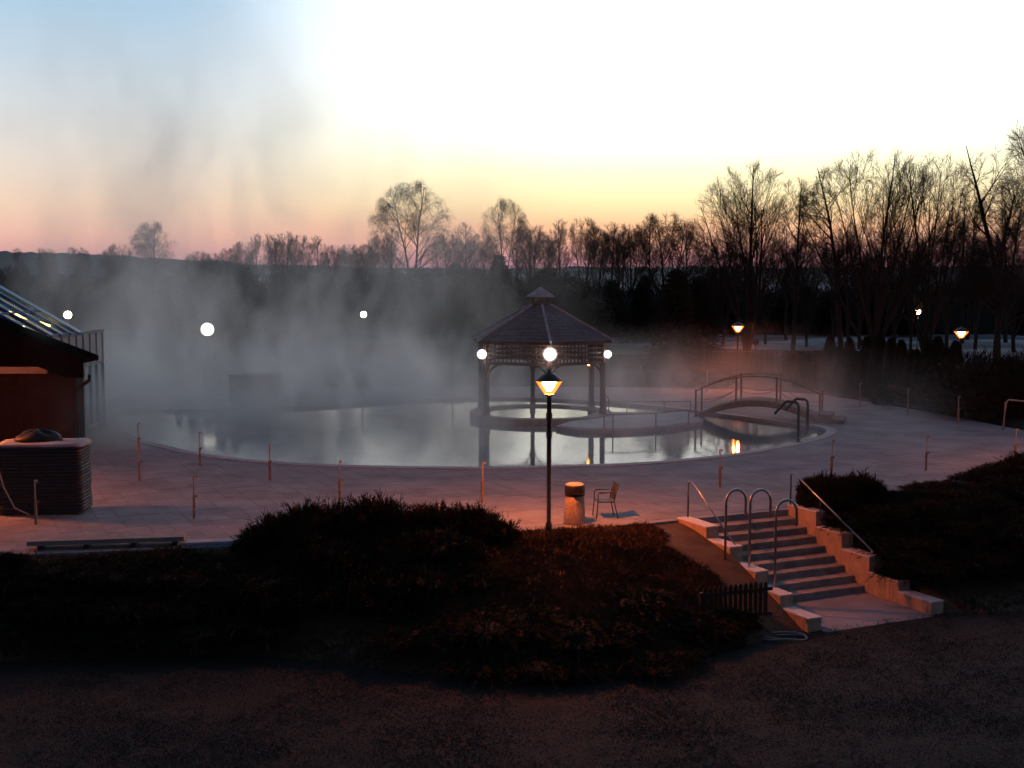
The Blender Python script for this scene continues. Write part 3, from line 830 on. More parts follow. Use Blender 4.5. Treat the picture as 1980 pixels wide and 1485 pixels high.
far_lamp(1425, 636, 748, 'glowing orange lamp post behind the arched footbridge', E_orange_far, .33)
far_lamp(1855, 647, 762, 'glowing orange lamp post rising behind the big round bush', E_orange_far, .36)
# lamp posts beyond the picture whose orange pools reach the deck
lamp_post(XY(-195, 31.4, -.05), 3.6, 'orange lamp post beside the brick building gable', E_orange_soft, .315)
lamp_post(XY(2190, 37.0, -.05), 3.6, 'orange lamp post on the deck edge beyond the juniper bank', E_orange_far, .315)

def globe_lamp(px, py, Y, r, label, em, h_base=-.03, pole=True):
    c = PY(px, py, Y); base = Vector((c.x, c.y, h_base)); t_ = thing('globe_lamp', base, label, 'globe lamp')
    k = c.z - h_base
    MB().lathe([(.06, -.05), (.06, .2), (.04, .25), (.04, k - r * .95)], 10, base).build('pole', M_pole, t_, True)
    prof = [(max(.012, r * math.cos(a)), k + r * math.sin(a)) for a in [-math.pi / 2 + math.pi * i / 12 for i in range(13)]]
    MB().lathe(prof, 18, base).build('globe', em, t_, True)
    MB().lathe([(r * .35, k - r * 1.05), (r * .5, k - r * .95), (r * .3, k - r * .88)], 12, base).build('holder', M_pole, t_)
    return t_
globe_lamp(401, 637, 68, .36, 'bright white globe lamp above the conical evergreens in the steam', E_dim)
globe_lamp(703, 608, 95, .24, 'white globe lamp glowing above the dark clipped hedges', E_white)
globe_lamp(131, 609, 78, .24, 'warm globe lamp over the end of the blue glass roof', E_warm)
globe_lamp(1775, 603, 98, .20, 'small warm globe lamp in front of the multi stemmed trees', E_warm)
globe_lamp(1755, 552, 260, .22, 'tiny distant warm lamp far beyond the bare trees', E_warm, 0)
for px, lab in ((1362, 'unlit round lamp head on a post by the dark hedge'), (1461, 'unlit round lamp head on a post before the picket railings')):
    globe_lamp(px, 661, 76, .22, lab, M_darkwood)

# =================================================================== GAZEBO on its island
G = P(1045, 797, .12); G = Vector((G.x, G.y, 0))
pxm = FPX / (G.y * _cp + CAM_H * _sp)
RC = 127 / pxm; RE = 145 / pxm
view = Vector((-G.x, -G.y, 0)).normalized()
A0 = math.atan2(view.y, view.x) + math.radians(7.2)
hexp = lambda r, k, z=0: G + Vector((r * math.cos(A0 + k * math.pi / 3), r * math.sin(A0 + k * math.pi / 3), z))
# island: round plinth and walkway
isl_px = [(1150, 797), (1250, 798), (1330, 796), (1362, 802), (1358, 815), (1290, 826), (1200, 831), (1120, 831), (1075, 824)]
walk = [P(*p, .05) for p in isl_px]
iw = MB().prism([Vector((p.x, p.y, 0)) for p in walk], LAWN_Z - .1, .05)
struct(iw.build('walkway_island', M_coping))
ws = MB().prism([Vector((p.x, p.y, 0)) for p in offset_poly(walk, -.16)], .05, .085)
stuff(tag(ws.build('snow_sheet', M_frostsheet), 'thin snow lying on the walkway island between gazebo and bridge', 'snow'))

gz = thing('gazebo', Vector((G.x, G.y, -.1)), 'hexagonal dark wooden gazebo with lattice frieze over the steaming pool', 'gazebo')
RP = RC + .22
ringp = lambda r, n=36: [G + Vector((r * math.cos(2 * math.pi * i / n), r * math.sin(2 * math.pi * i / n), 0)) for i in range(n)]
pl = MB(); o1, o2, i2, i1 = ringp(RP), ringp(RP), ringp(RP - .45), ringp(RP - .45)
zz = lambda L_, z: [p + Vector((0, 0, z)) for p in L_]
pl.quad_ring([zz(o1, LAWN_Z - .1), zz(o2, .16), zz(i2, .16), zz(i1, LAWN_Z - .1)], cap=False)
pl.build('basin_wall', M_step, gz)
MB().lathe([(RP - .46, .02), (RP - .455, .075)], 36, G).build('basin_water', M_water, gz)
EZ = PY(1046, 664, G.y - RE).z          # eave height
APZ = PY(1043, 591, G.y).z              # roof apex under the cupola
LB = PY(1046, 703, G.y - RC * .6).z     # underside of the lattice
COLZ = EZ + .02
for k in range(6):
    c = hexp(RC, k)
    ang = A0 + k * math.pi / 3
    mb = MB()
    mb.box((c.x, c.y, (.14 + COLZ) / 2), (.17, .17, COLZ - .14), ang)
    mb.box((c.x, c.y, .27), (.23, .23, .26), ang)
    mb.box((c.x, c.y, LB - .06), (.22, .22, .14), ang)
    co = mb.build('column', M_darkwood, gz)
    for s_ in (-1, 1):                   # curved knee braces under the lattice
        n_ = (hexp(RC, k + s_) - c).normalized()
        pts = [c + n_ * (.08 + .62 * (1 - math.cos(a))) + Vector((0, 0, LB - .62 + .60 * math.sin(a))) for a in [math.pi / 2 * i / 6 for i in range(7)]]
        MB().tube(pts, .045, 6).build('brace', M_darkwood, co)
    # lattice frieze between this column and the next
    c2 = hexp(RC, k + 1); d = c2 - c; L_ = d.length; dn = d.normalized()
    la = MB()
    for i in range(1, 15): 
        q_ = c + d * i / 15; la.bar(q_ + Vector((0, 0, LB + .02)), q_ + Vector((0, 0, EZ - .06)), .075, .02, up=dn)
    for i in range(5):
        z_ = LB + .05 + (EZ - .16 - LB) * i / 4; la.bar(c + Vector((0, 0, z_)) + dn.cross(Vector((0, 0, 1))) * .022, c2 + Vector((0, 0, z_)) + dn.cross(Vector((0, 0, 1))) * .022, .02, .075)
    la.build('lattice_panel', M_darkwood, gz)
    MB().bar(c + Vector((0, 0, LB)), c2 + Vector((0, 0, LB)), .09, .09).build('lower_beam', M_darkwood, gz)
    MB().bar(c + Vector((0, 0, EZ - .03)), c2 + Vector((0, 0, EZ - .03)), .12, .12).build('top_plate', M_darkwood, gz)
    # roof panel in lapped courses
    NC = 12; rp = MB(); top_r = .46
    for i in range(NC):
        u0, u1 = i / NC, (i + 1) / NC
        r0, r1 = RE + (top_r - RE) * u0, RE + (top_r - RE) * (u1 + .02)
        z0, z1 = EZ + (APZ - EZ) * u0, EZ + (APZ - EZ) * (u1 + .02)
        a, b_, c_, d__ = hexp(r0, k, z0), hexp(r0, k + 1, z0), hexp(r1, k + 1, z1), hexp(r1, k, z1)
        up = Vector((0, 0, .035))
        rp.quad_ring([[a, b_, c_, d__], [a + up, b_ + up, c_ + up * .2, d__ + up * .2]])
    rpo = rp.build('roof_panel', M_shingle, gz)
    MB().tube([hexp(RE + .03, k, EZ + .04), hexp(top_r, k, APZ + .05)], .06, 6).build('ridge_cap', M_shinglefrost, gz)
    MB().bar(hexp(RE - .02, k, EZ - .02), hexp(RE - .02, k + 1, EZ - .02), .04, .12).build('fascia', M_darkwood, gz)
# cupola
CZ = PY(1043, 572, G.y).z; CT = PY(1043, 553, G.y).z
cu = MB().lathe([(.46, APZ - .15), (.46, APZ + .12), (.42, APZ + .13), (.42, APZ + .10)], 6, G).build('cupola', M_darkwood, gz)
for k in range(6):
    c = hexp(.40, k); MB().box((c.x, c.y, APZ + .22), (.10, .10, .34), A0 + k * math.pi / 3).build('cupola_post', M_darkwood, cu)
cr = MB()
ap = G + Vector((0, 0, APZ + .82))
cr.quad_ring([[hexp(.66, k, APZ + .37) for k in range(6)], [hexp(.66, k, APZ + .40) for k in range(6)], [hexp(.3, k, APZ + .62) for k in range(6)], [hexp(.03, k, APZ + .80) for k in range(6)]])
cr.build('cupola_roof', M_shinglefrost, cu)
MB().lathe([(.03, APZ + .78), (.05, APZ + .86), (.02, APZ + .92), (.005, APZ + 1.0)], 8, G).build('finial', M_darkwood, cu)
# floodlights hung on the columns (each its own thing)
for k, r_, lab in ((0, .23, 'big white floodlight ball on the gazebo column behind the lamp post'), (-1, .17, 'white ball light with star glare on the frosted roof corner of the gazebo'), (1, .14, 'small white ball light on the gazebo corner toward the bridge')):
    c = hexp(RC + .22, k); zl = PY(1046, 685, c.y).z
    t_ = thing('ball_light', Vector((c.x, c.y, zl)), lab, 'light', None)
    prof = [(max(.01, r_ * math.cos(a)), zl + r_ * math.sin(a)) for a in [-math.pi / 2 + math.pi * i / 10 for i in range(11)]]  # bulb radius widened to take in the light's glare
    MB().lathe([(max(.01, r_ * 1.32 * math.cos(a)), zl + r_ * 1.32 * math.sin(a)) for a in [-math.pi / 2 + math.pi * i / 12 for i in range(13)]], 20, (c.x, c.y, 0)).build('halo_shell', M_halo, t_, True)  # added shell whose glow stands in for the halo
    MB().lathe(prof, 16, (c.x, c.y, 0)).build('bulb', E_white_big if k == 0 else E_white, t_, True)
    inn = hexp(RC + .05, k, zl + r_ + .05)
    MB().tube([inn, Vector((c.x, c.y, zl + r_ + .05)), Vector((c.x, c.y, zl + r_ * .9))], .022, 6).build('bracket', M_pole, t_)
c = hexp(RC - .16, 2); zl = PY(1133, 704, c.y).z
t_ = thing('lantern', Vector((c.x, c.y, zl)), 'tiny amber lantern on the hazy rear column of the gazebo', 'lantern')
MB().lathe([(.03, -.07), (.07, .0), (.05, .07)], 8, (c.x, c.y, zl)).build('glass', E_amber, t_)
MB().lathe([(.075, .07), (.03, .12)], 8, (c.x, c.y, zl)).build('cap', M_pole, t_)
MB().tube([Vector((c.x, c.y, zl + .1)), hexp(RC - .06, 2, zl + .12)], .015, 6).build('arm', M_pole, t_)

# low rails on the walkway
def low_rail(pxs, zb, hgt, label, m=M_stakepole):
    pts = [P(*p, zb) for p in pxs]; t_ = thing('low_railing', pts[0], label, 'railing')
    for p in pts: MB().tube([p - Vector((0, 0, .03)), p + Vector((0, 0, hgt))], .026, 6).build('post', m, t_)
    MB().tube([p + Vector((0, 0, hgt)) for p in pts], .022, 6).build('top_rail', m, t_)
low_rail([(1168, 829), (1185, 830), (1268, 827), (1331, 819)], .08, .56, 'thin low railing on the pool side of the snowy walkway')
low_rail([(1172, 800), (1212, 800), (1284, 800), (1335, 799)], .08, .52, 'thin low railing on the far side of the snowy walkway')
p = P(1171, 800, .05); t_ = thing('grab_rail', p, 'bent steel grab rail at the gazebo basin entrance', 'rail')
for dx in (0, .13):
    MB().tube([p + Vector((dx, 0, -.02)), p + Vector((dx, 0, .62)), p + Vector((dx - .06, 0, .74)), p + Vector((dx - .18, 0, .80))], .022, 6).build('tube', M_darksteel, t_)

# =================================================================== FOOTBRIDGE
A = P(1340, 807, .05); B = P(1592, 817, .03)
bd = (B - A); bl = bd.length; bdn = bd.normalized(); bnrm = Vector((-bdn.y, bdn.x, 0)); BW = 1.5
br = thing('footbridge', (A + B) / 2 + bnrm * BW / 2 - Vector((0, 0, .05)), 'arched wooden footbridge with slim post railings over the pool', 'bridge')
zc = PY(1430, 776, (A.y + B.y) / 2).z
def arch(u, off=0): return A + bd * u + bnrm * off + Vector((0, 0, (zc - .05) * (1 - (2 * u - 1) ** 2)))
NP = 26
for k in range(NP):
    u = (k + .5) / NP; u2 = (k + .03) / NP; u3 = (k + .97) / NP
    a, b_ = arch(u2), arch(u3); w = bnrm * BW; up = Vector((0, 0, .045))
    MB().quad_ring([[a, b_, b_ + w, a + w], [a + up, b_ + up, b_ + w + up, a + w + up]]).build('plank', M_bridge, br)
for off in (.0, BW):
    g_ = MB(); rings = []
    for i in range(25):
        p = arch(i / 24, off); n2 = bnrm * .05
        rings.append([p - n2 + Vector((0, 0, -.20)), p + n2 + Vector((0, 0, -.20)), p + n2 + Vector((0, 0, .02)), p - n2 + Vector((0, 0, .02))])
    g_.quad_ring(rings).build('arch_beam', M_bridge, br)
    posts = [.02, .335, .645, .97]
    for u in posts:
        p = arch(u, off); 
        po = MB(); po.box((p.x, p.y, p.z + .52), (.07, .07, 1.12), math.atan2(bdn.y, bdn.x)); po.box((p.x, p.y, p.z + 1.09), (.095, .095, .04), math.atan2(bdn.y, bdn.x))
        po.build('railing_post', M_stake, br)
    MB().tube([arch(posts[0] + (posts[-1] - posts[0]) * i / 16, off) + Vector((0, 0, 1.04)) for i in range(17)], .028, 6).build('handrail', M_stake, br)
    for a, b_ in zip(posts, posts[1:]):
        MB().tube([arch(a, off).lerp(arch(b_, off), i / 8) + Vector((0, 0, .55 - .16 * math.sin(math.pi * i / 8))) for i in range(9)], .013, 5).build('rope', M_stakepole, br)
for dx, hz, sz_ in ((.05, .34, .55), (.55, .16, .5)):
    c = B + bdn * dx + bnrm * BW / 2; MB().box((c.x, c.y, hz / 2), (sz_, BW + .15, hz), math.atan2(bdn.y, bdn.x)).build('end_step', M_bridge, br)

# dark spout pipes by the pool edge
for px, py, hh, lab in ((1543, 854, 1.42, 'dark bent massage spout pipe at the pool edge nearest the steps of the deck'), (1561, 838, 1.28, 'second bent spout pipe standing behind the darker one')):
    b0 = P(px, py, .02); t_ = thing('spout_pipe', b0, lab, 'spout')
    cl = [Vector((0, 0, -.02)), Vector((0, 0, hh - .22)), Vector((-.02, 0, hh - .08)), Vector((-.10, 0, hh)), Vector((-.42, 0, hh + .03)), Vector((-.50, 0, hh - .02)), Vector((-.86, .0, hh - .42))]
    MB().tube([b0 + v for v in cl], .052, 10).build('pipe', M_darksteel, t_, True)
    MB().lathe([(.12, -.02), (.12, .03), (.07, .05), (.055, .20)], 12, b0).build('base', M_darksteel, t_)

# =================================================================== DECK STAKES
def make_stake():
    t_ = thing('rope_stake', (0, 0, 0), '', 'stake', None, local=True)
    for nm, mb, m in (('sleeve', MB().box((0, 0, .27), (.055, .055, .56)), M_stake), ('pole', MB().tube([(0, 0, .54), (0, 0, 1.04)], .019, 6), M_stakepole),
                      ('clip', MB().box((.03, 0, .56), (.11, .03, .05)), M_stake), ('cap', MB().tube([(0, 0, 1.02), (.0, 0, 1.06), (.05, 0, 1.07), (.07, 0, 1.02)], .024, 6), M_stakepole)):
        mb.build(nm, m, t_)
    return t_
def copy_thing(src, loc, rz=0, label=None, scale=None):
    c = src.copy(); COL.objects.link(c); c.location = loc; c.rotation_euler = (0, 0, rz)
    if scale: c.scale = scale
    if label: c['label'] = label
    for ch in src.children:
        k = ch.copy(); COL.objects.link(k); k.parent = c
        for g_ in ch.children:
            k2 = g_.copy(); COL.objects.link(k2); k2.parent = k
    return c
stake = make_stake()
stakes = [(70, 1014, 'rope stake in front of the wrapped stack on the deck'), (375, 1003, 'lone pinkish rope stake on open deck behind the low bench'), (270, 930, 'rope stake standing in the amber patch of light'), (269, 880, 'rope stake at the pool edge beyond the amber patch of light'),
          (387, 901, 'slim rope stake near the curved pool edge'), (522, 929, 'rope stake on the deck beside the shrub row end'), (657, 968, 'rope stake half hidden behind the tall feathery juniper'), (932, 972, 'rope stake half hidden behind the orange lit juniper'),
          (1392, 942, 'dark rope stake behind the crook pipes'), (1607, 920, 'reddish rope stake half hidden behind the spiky shrub'), (1790, 910, 'reddish rope stake on the pink frosted deck'), (1962, 894, 'rope stake behind the juniper bank near the hoop rail'),
          (1853, 817, 'rope stake beside the foot of the big round bush'), (1755, 800, 'rope stake beside the folded red lit frame'), (1663, 786, 'rope stake between the footbridge and the thuja hedge'), (1586, 799, 'rope stake just past the end of the footbridge'),
          (1367, 757, 'faint rope stake behind the footbridge'), (1237, 747, 'faint rope stake in the mist behind the walkway')]
for k, (px, py, lab) in enumerate(stakes):
    p = P(px, py, 0)
    if k == 0: stake.location = p; stake['label'] = lab; stake.rotation_euler = (0, 0, random.uniform(-.4, .4))
    else:
        c = copy_thing(stake, p, random.uniform(-.5, .5), lab); c.rotation_euler = (random.uniform(-.02, .02), random.uniform(-.025, .025), random.uniform(-.5, .5))
for px, py, lab in ((700, 762, 'thin pole standing at the far pool edge in the steam'), (875, 756, 'thin shower pole in the steam near the gazebo')):
    p = P(px, py, 0); t_ = thing('thin_pole', p, lab, 'pole'); MB().tube([p, p + Vector((0, 0, 1.7))], .028, 6).build('shaft', M_darksteel, t_)
    MB().tube([p + Vector((0, 0, 1.7)), p + Vector((.1, 0, 1.82)), p + Vector((.28, 0, 1.8))], .022, 6).build('arm', M_darksteel, t_)
# hoop rail at the right edge
p = P(1938, 832, 0); q2 = P(2010, 838, 0); t_ = thing('hoop_rail', p, 'tall pale tubular hoop rail beside the big round bush', 'rail')
MB().tube([p, p + Vector((.12, 0, 1.05)), p + Vector((.2, 0, 1.18)), q2 + Vector((-.1, 0, 1.18)), q2 + Vector((0, 0, 1.05)), q2], .03, 8).build('hoop', M_stakepole, t_, True)
MB().tube([p + Vector((.2, .35, 0)), p + Vector((.2, .3, 1.05)), p + Vector((.2, 0, 1.17))], .026, 8).build('back_leg', M_stakepole, t_, True)
MB().tube([q2 + Vector((-.45, .3, 0)), q2 + Vector((-.45, .2, 1.0)), q2 + Vector((-.3, 0, 1.16))], .026, 8).build('back_leg', M_stakepole, t_, True)

# folded lounger frame; the red light on it is put into its colour
p = P(1708, 781, 0); t_ = thing('folded_lounger', p, 'red lit folded lounger frame before the thuja hedge', 'lounger')
mb = MB(); mb.bar(p + Vector((0, 0, .16)), p + Vector((1.1, -.1, .16)), .5, .06); mb.build('seat', M_redlit, t_)
MB().bar(p + Vector((.05, 0, .2)), p + Vector((.48, .2, .86)), .48, .05).build('backrest', M_redlit, t_)
for dx, dy in ((.05, -.2), (1.05, -.3), (.05, .2), (1.05, .12)): MB().tube([p + Vector((dx, dy, 0)), p + Vector((dx, dy, .16))], .02, 6).build('leg', M_redlit, t_)
MB().box((p.x + .8, p.y - .08, .26), (.5, .45, .12)).build('cushion', M_redlit, t_)

# =================================================================== BIN AND CHAIR
p = P(1111, 1011, 0)
bn_ = thing('litter_bin', p, 'tapered concrete litter bin with dark hooded top beside the chair', 'bin')
MB().lathe([(.26, 0), (.265, .02), (.235, .66), (.23, .67)], 24, p).build('body', M_concrete, bn_, True)
hd = MB().lathe([(.235, .672), (.245, .69), (.245, .90), (.235, .93), (.12, .965), (.03, .97)], 24, p).build('hood', M_black, bn_, True)
MB().lathe([(.238, .932), (.20, .962), (.10, .985), (.02, .99)], 24, p).build('frost_cap', M_cream, hd, True)
MB().box((p.x + .06, p.y - .235, .80), (.26, .05, .10), -.1).build('slot', M_junicore, hd)
MB().box((p.x + .07, p.y - .245, .745), (.25, .06, .018), -.1).build('slot_lip', M_steel, hd)
# ring mark on the front
rc = p + Vector((.06, -.246, .53)); pts = [rc + Vector((.035 * math.cos(a), 0, .04 * math.sin(a))) for a in [2 * math.pi * i / 16 for i in range(14)]]
MB().tube(pts, .007, 5).build('emblem', M_cream, bn_)

def chair(p, rz):
    t_ = thing('garden_chair', p, 'dark woven garden chair with metal legs facing the litter bin', 'chair', local=True, rz=rz)
    # local frame: the chair faces -x
    for y in (-.25, .25):
        MB().tube([(-.24, y, 0), (-.20, y, .44), (-.20, y, .62), (-.17, y, .645), (.20, y, .66)], .013, 6).build('front_leg', M_pole, t_, True)
        MB().tube([(.30, y, 0), (.20, y, .43), (.22, y, .60), (.30, y, .84)], .013, 6).build('rear_leg', M_pole, t_, True)
        MB().box((0.0, y, .665), (.34, .045, .022)).build('armrest', M_pole, t_)
    s_ = MB()
    for k in range(10): s_.box((-.19 + .043 * k, 0, .435 - .003 * k), (.036, .47, .016))
    s_.bar((-.2, -.25, .425), (.21, -.25, .41), .02); s_.bar((-.2, .25, .425), (.21, .25, .41), .02); s_.bar((-.2, -.25, .425), (-.2, .25, .425), .02)
    s_.build('seat', M_weave, t_)
    b_ = MB()
    for k in range(11):
        u = k / 10; b_.bar((.215 + .085 * u, -.25 - .02 * u, .47 + .37 * u), (.215 + .085 * u, .25 + .02 * u, .47 + .37 * u), .014, .036)
    for y in (-.16, 0, .16): b_.bar((.225, y, .46), (.31, y, .85), .03, .02)
    b_.build('backrest', M_weave, t_)
    return t_
chair(P(1168, 1000, 0), .12)

# =================================================================== WRAPPED STACKS OF LOUNGERS
def rrect(w, d, r, n=4):
    out_ = []
    for cx, cy_, a0 in ((w / 2 - r, d / 2 - r, 0), (-w / 2 + r, d / 2 - r, 90), (-w / 2 + r, -d / 2 + r, 180), (w / 2 - r, -d / 2 + r, 270)):
        for i in range(n + 1): a = math.radians(a0 + 90 * i / n); out_.append((cx + r * math.cos(a), cy_ + r * math.sin(a)))
    return out_
def stack(c, w, d, n, lh, rz, label, wrap):
    t_ = thing('wrapped_stack', c, label, 'stack', local=True, rz=rz)
    base = rrect(w, d, .16)
    for k in range(n):
        s_ = 1 - .012 * (k / n) + random.uniform(-.008, .008); ox, oy = random.uniform(-.012, .012), random.uniform(-.012, .012)
        ring = lambda f, z_: [(x * s_ * f + ox, y * s_ * f + oy, z_) for x, y in base]
        z0 = .06 + k * lh
        MB().quad_ring([ring(.985, z0), ring(1, z0 + lh * .25), ring(1, z0 + lh * .65), ring(.98, z0 + lh * .86)]).build('lounger_layer', M_stack, t_)
    MB().box((0, 0, .03), (w * .9, d * .9, .06)).build('pallet', M_darkwood, t_)
    H = .06 + n * lh
    # snow cap, uneven
    sn = MB(); rows = []
    for f, dz in ((1.02, -.03), (1.01, .03), (.8, .06), (.45, .075), (.05, .08)):
        rows.append([(x * f, y * f, H + dz + .07 * mnoise.noise((x * 2.6 + c.x, y * 4, f * 5))) for x, y in base])
    sn.quad_ring(rows).build('snow_cap', M_frostsheet, t_, True)
    # clinging film skirt
    fm = MB(); rows = []
    b2 = rrect(w * 1.03, d * 1.05, .18, 8)
    for z_ in (0.02, .25, .5, .8, 1.1, H * .85, H + .02):
        rows.append([(x * (1 + .012 * mnoise.noise((x * 4, z_ * 3, y * 4))), y * (1 + .012 * mnoise.noise((y * 4, z_ * 3, x * 4))), z_) for x, y in b2])
    fm.quad_ring(rows, cap=False).build('plastic_wrap', M_film, t_, True)
    return t_, H
sc_ = (P(154, 990, 0) + P(-16, 1006, 0)) / 2 + Vector((0, .62, 0))
sk, H = stack(sc_, 2.12, 1.1, 20, .084, math.radians(4), 'large plastic wrapped stack of dark loungers before the brick wall', True)
hump = MB(); hump.quad_ring([[(-.15 + .62 * f * math.cos(a), .1 + .34 * f * math.sin(a), H + .05 + .26 * math.sqrt(max(0, 1 - f * f)) * (1 + .25 * math.sin(3 * a))) for a in [2 * math.pi * i / 16 for i in range(16)]] for f in (1.0, .9, .7, .4, .05)])
hump.build('tarp_bundle', M_stack, sk, True)
MB().tube([(-.95, -.60, H - .1), (-.93, -.62, H * .7), (-.80, -.64, H * .42), (-.55, -.66, .22), (-.2, -.68, .05)], .02, 6).build('loose_strap', M_hose, sk, True)
sc2 = P(488, 785, 0) + Vector((0, .6, 0))
stack(sc2, 2.15, 1.2, 16, .084, math.radians(-6), 'distant snow topped stack of wrapped loungers across the pool', True)

# =================================================================== LEFT BUILDING
YB = 41.0
bxr = XY(147, YB, 1.5).x; eave_t = PY(175, 690, YB).z; eave_b = PY(175, 727, YB).z; exr = XY(176, YB, 2.8).x
slope = (PY(0, 622, YB).z - eave_t) / (exr - XY(0, YB, 3).x)
bld = thing('brick_building', Vector((bxr - 4.5, YB + 1.3, 0)), 'low brick building with dark overhanging gable roof and downpipe', 'building')
XL = -25.0
DB = .8
roofz = lambda x: eave_t + (exr - x) * slope
prof = [(XL, 0), (bxr, 0), (bxr, eave_b + .02), (XL, eave_b + .02)]
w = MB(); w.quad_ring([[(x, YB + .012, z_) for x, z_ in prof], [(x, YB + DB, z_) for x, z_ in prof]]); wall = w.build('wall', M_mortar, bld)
# bricks: front face as pieces (300 largest in view), rest joined
bl_, bh, jt = .25, .073, .012
cnt = 0; restb = MB(); brme = MB().box((0, 0, 0), (bl_ - jt, .02, bh - jt)).mesh('brick'); brme.materials.append(M_brick)
rows_ = int((eave_b) / bh)
xvis = XY(0, YB, 1.5).x
for r_ in range(rows_, -1, -1):
    z_ = (r_ + .5) * bh; off = (r_ % 2) * bl_ / 2
    x = bxr - bl_ / 2 - off + bl_ / 2 * (1 if r_ % 2 == 0 else 0)
    x = bxr - bl_ / 2 - off
    while x > XL + .2:
        if x > xvis - .2 and z_ > 1.55 and cnt < 290:
            o = bpy.data.objects.new('brick', brme); COL.objects.link(o); o.parent = wall; o.matrix_parent_inverse = Matrix()
            o.location = (x, YB + .004 + random.uniform(-.003, .003), z_); cnt += 1
        elif x > -22: restb.box((x, YB + .004 + random.uniform(-.003, .003), z_), (bl_ - jt, .02, bh - jt))
        x -= bl_
for r_ in range(rows_ + 1):      # side face
    z_ = (r_ + .5) * bh; y = YB + bl_ / 2 + (r_ % 2) * bl_ / 2
    while y < YB + DB - .1: restb.box((bxr + .004, y, z_), (.02, bl_ - jt, bh - jt)); y += bl_
me = bpy.data.meshes.new('bricks'); me.from_pydata(restb.v, [], restb.f)
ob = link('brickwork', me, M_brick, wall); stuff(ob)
# gable infill boards, trim beam, roof
gb = MB(); gb.quad_ring([[(x, y, z_) for x, z_ in [(XL, eave_b + .04), (bxr, eave_b + .04), (bxr, roofz(bxr) - .32), (XL, roofz(XL) - .32)]] for y in (YB + .03, YB + .12)]); gb.build('gable_boards', M_gable, bld)
tz0, tz1 = PY(40, 722, YB).z, PY(40, 709, YB).z
MB().box(((XL + XY(98, YB).x) / 2, YB - .05, (tz0 + tz1) / 2), (XY(98, YB).x - XL, .12, tz1 - tz0)).build('trim_beam', M_cream, bld)
rf = MB(); yo = YB - .75
rf.quad_ring([[(exr, y, eave_t), (exr, y, eave_t - .16), (XL, y, roofz(XL) - .16), (XL, y, roofz(XL))] for y in (yo, YB + DB)])
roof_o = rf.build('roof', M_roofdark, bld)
vb = MB(); vb.quad_ring([[(exr + .012, y, eave_t + .02), (exr + .012, y, eave_b), (exr - .55, y, eave_b), (XL, y, roofz(XL) - .62), (XL, y, roofz(XL) + .02)] for y in (yo - .05, yo - .005)]); vb.build('verge_board', M_roofdark, roof_o)
dpx = XY(151, YB - .1).x
MB().tube([(exr + .03, YB - .25, eave_b + .06), (exr + .02, YB - .25, eave_b - .12), (dpx + .06, YB - .16, eave_b - .42), (dpx, YB - .10, eave_b - .62), (dpx, YB - .10, .02)], .062, 10).build('downpipe', M_black, bld, True)
for z_ in (.6, 1.5): MB().box((dpx, YB - .06, z_), (.16, .12, .04)).build('pipe_clip', M_black, bld)

# glass pool hall behind
XH = -16.0; Y0, Y1 = YB + DB + .05, 48.4
ez = PY(190, 640, 48.5).z
hs = math.tan(math.radians(30)); YR = 45.6     # the glazed roof stops short of the screen wall's far end
hall = thing('glass_hall', Vector((XH - 3, (Y0 + Y1) / 2, 0)), 'glass roofed pool hall with blue frame behind the brick building', 'building')
XHL = -24.0
# side wall: mullions and pale panels
nb = 9
for i in range(nb + 1):
    y = Y0 + (Y1 - Y0) * i / nb
    MB().box((XH, y, ez / 2), (.10, .07, ez)).build('mullion', M_mull, hall)
for i in range(nb):
    y0, y1 = Y0 + (Y1 - Y0) * i / nb + .04, Y0 + (Y1 - Y0) * (i + 1) / nb - .04
    MB().box((XH - .01, (y0 + y1) / 2, ez - .60), (.03, y1 - y0, 1.1)).build('wall_panel', M_panel, hall)
    MB().box((XH - .01, (y0 + y1) / 2, (ez - 1.2) / 2 + .05), (.012, y1 - y0, ez - 1.3)).build('pane', M_glass, hall)
MB().box((XH, (Y0 + Y1) / 2, ez + .03), (.16, Y1 - Y0 + .1, .10)).build('eave_beam', M_mull, hall)
MB().box((XH, (Y0 + Y1) / 2, ez - 1.19), (.12, Y1 - Y0, .07)).build('transom', M_mull, hall)
# far end wall
MB().quad_ring([[(x, y, z_) for x, z_ in [(XHL, 0), (XH - .1, 0), (XH - .1, ez), (XHL, ez + (XH - XHL) * hs)]] for y in (YR - .1, YR)]).build('end_wall', M_panel, hall)
# sloped glass roof: rafters, purlins, panes
rz_ = lambda x: ez + .10 + (XH - x) * hs
for i in range(5):
    y = Y0 + (YR - Y0) * i / 4; wd = .42 if i == 4 else .06
    MB().bar((XH + .12, y, rz_(XH + .12)), (XHL, y, rz_(XHL)), wd, .14).build('rafter', M_blue, hall)
xsr = [XH + .05 - 1.35 * k for k in range(7)]
for k, x in enumerate(xsr): MB().bar((x, Y0, rz_(x) + .02), (x, YR, rz_(x) + .02), .07, .07).build('purlin', M_blue, hall)
for i in range(4):
    for k in range(6):
        y0, y1 = Y0 + (YR - Y0) * i / 4 + .05, Y0 + (YR - Y0) * (i + 1) / 4 - (.24 if i == 3 else .05); x0, x1 = xsr[k] - .05, xsr[k + 1] + .05
        MB().quad_ring([[(x0, y0, rz_(x0)), (x1, y0, rz_(x1)), (x1, y1, rz_(x1)), (x0, y1, rz_(x0))], [(x0, y0, rz_(x0) + .012), (x1, y0, rz_(x1) + .012), (x1, y1, rz_(x1) + .012), (x0, y1, rz_(x0) + .012)]]).build('roof_pane', M_glass, hall)
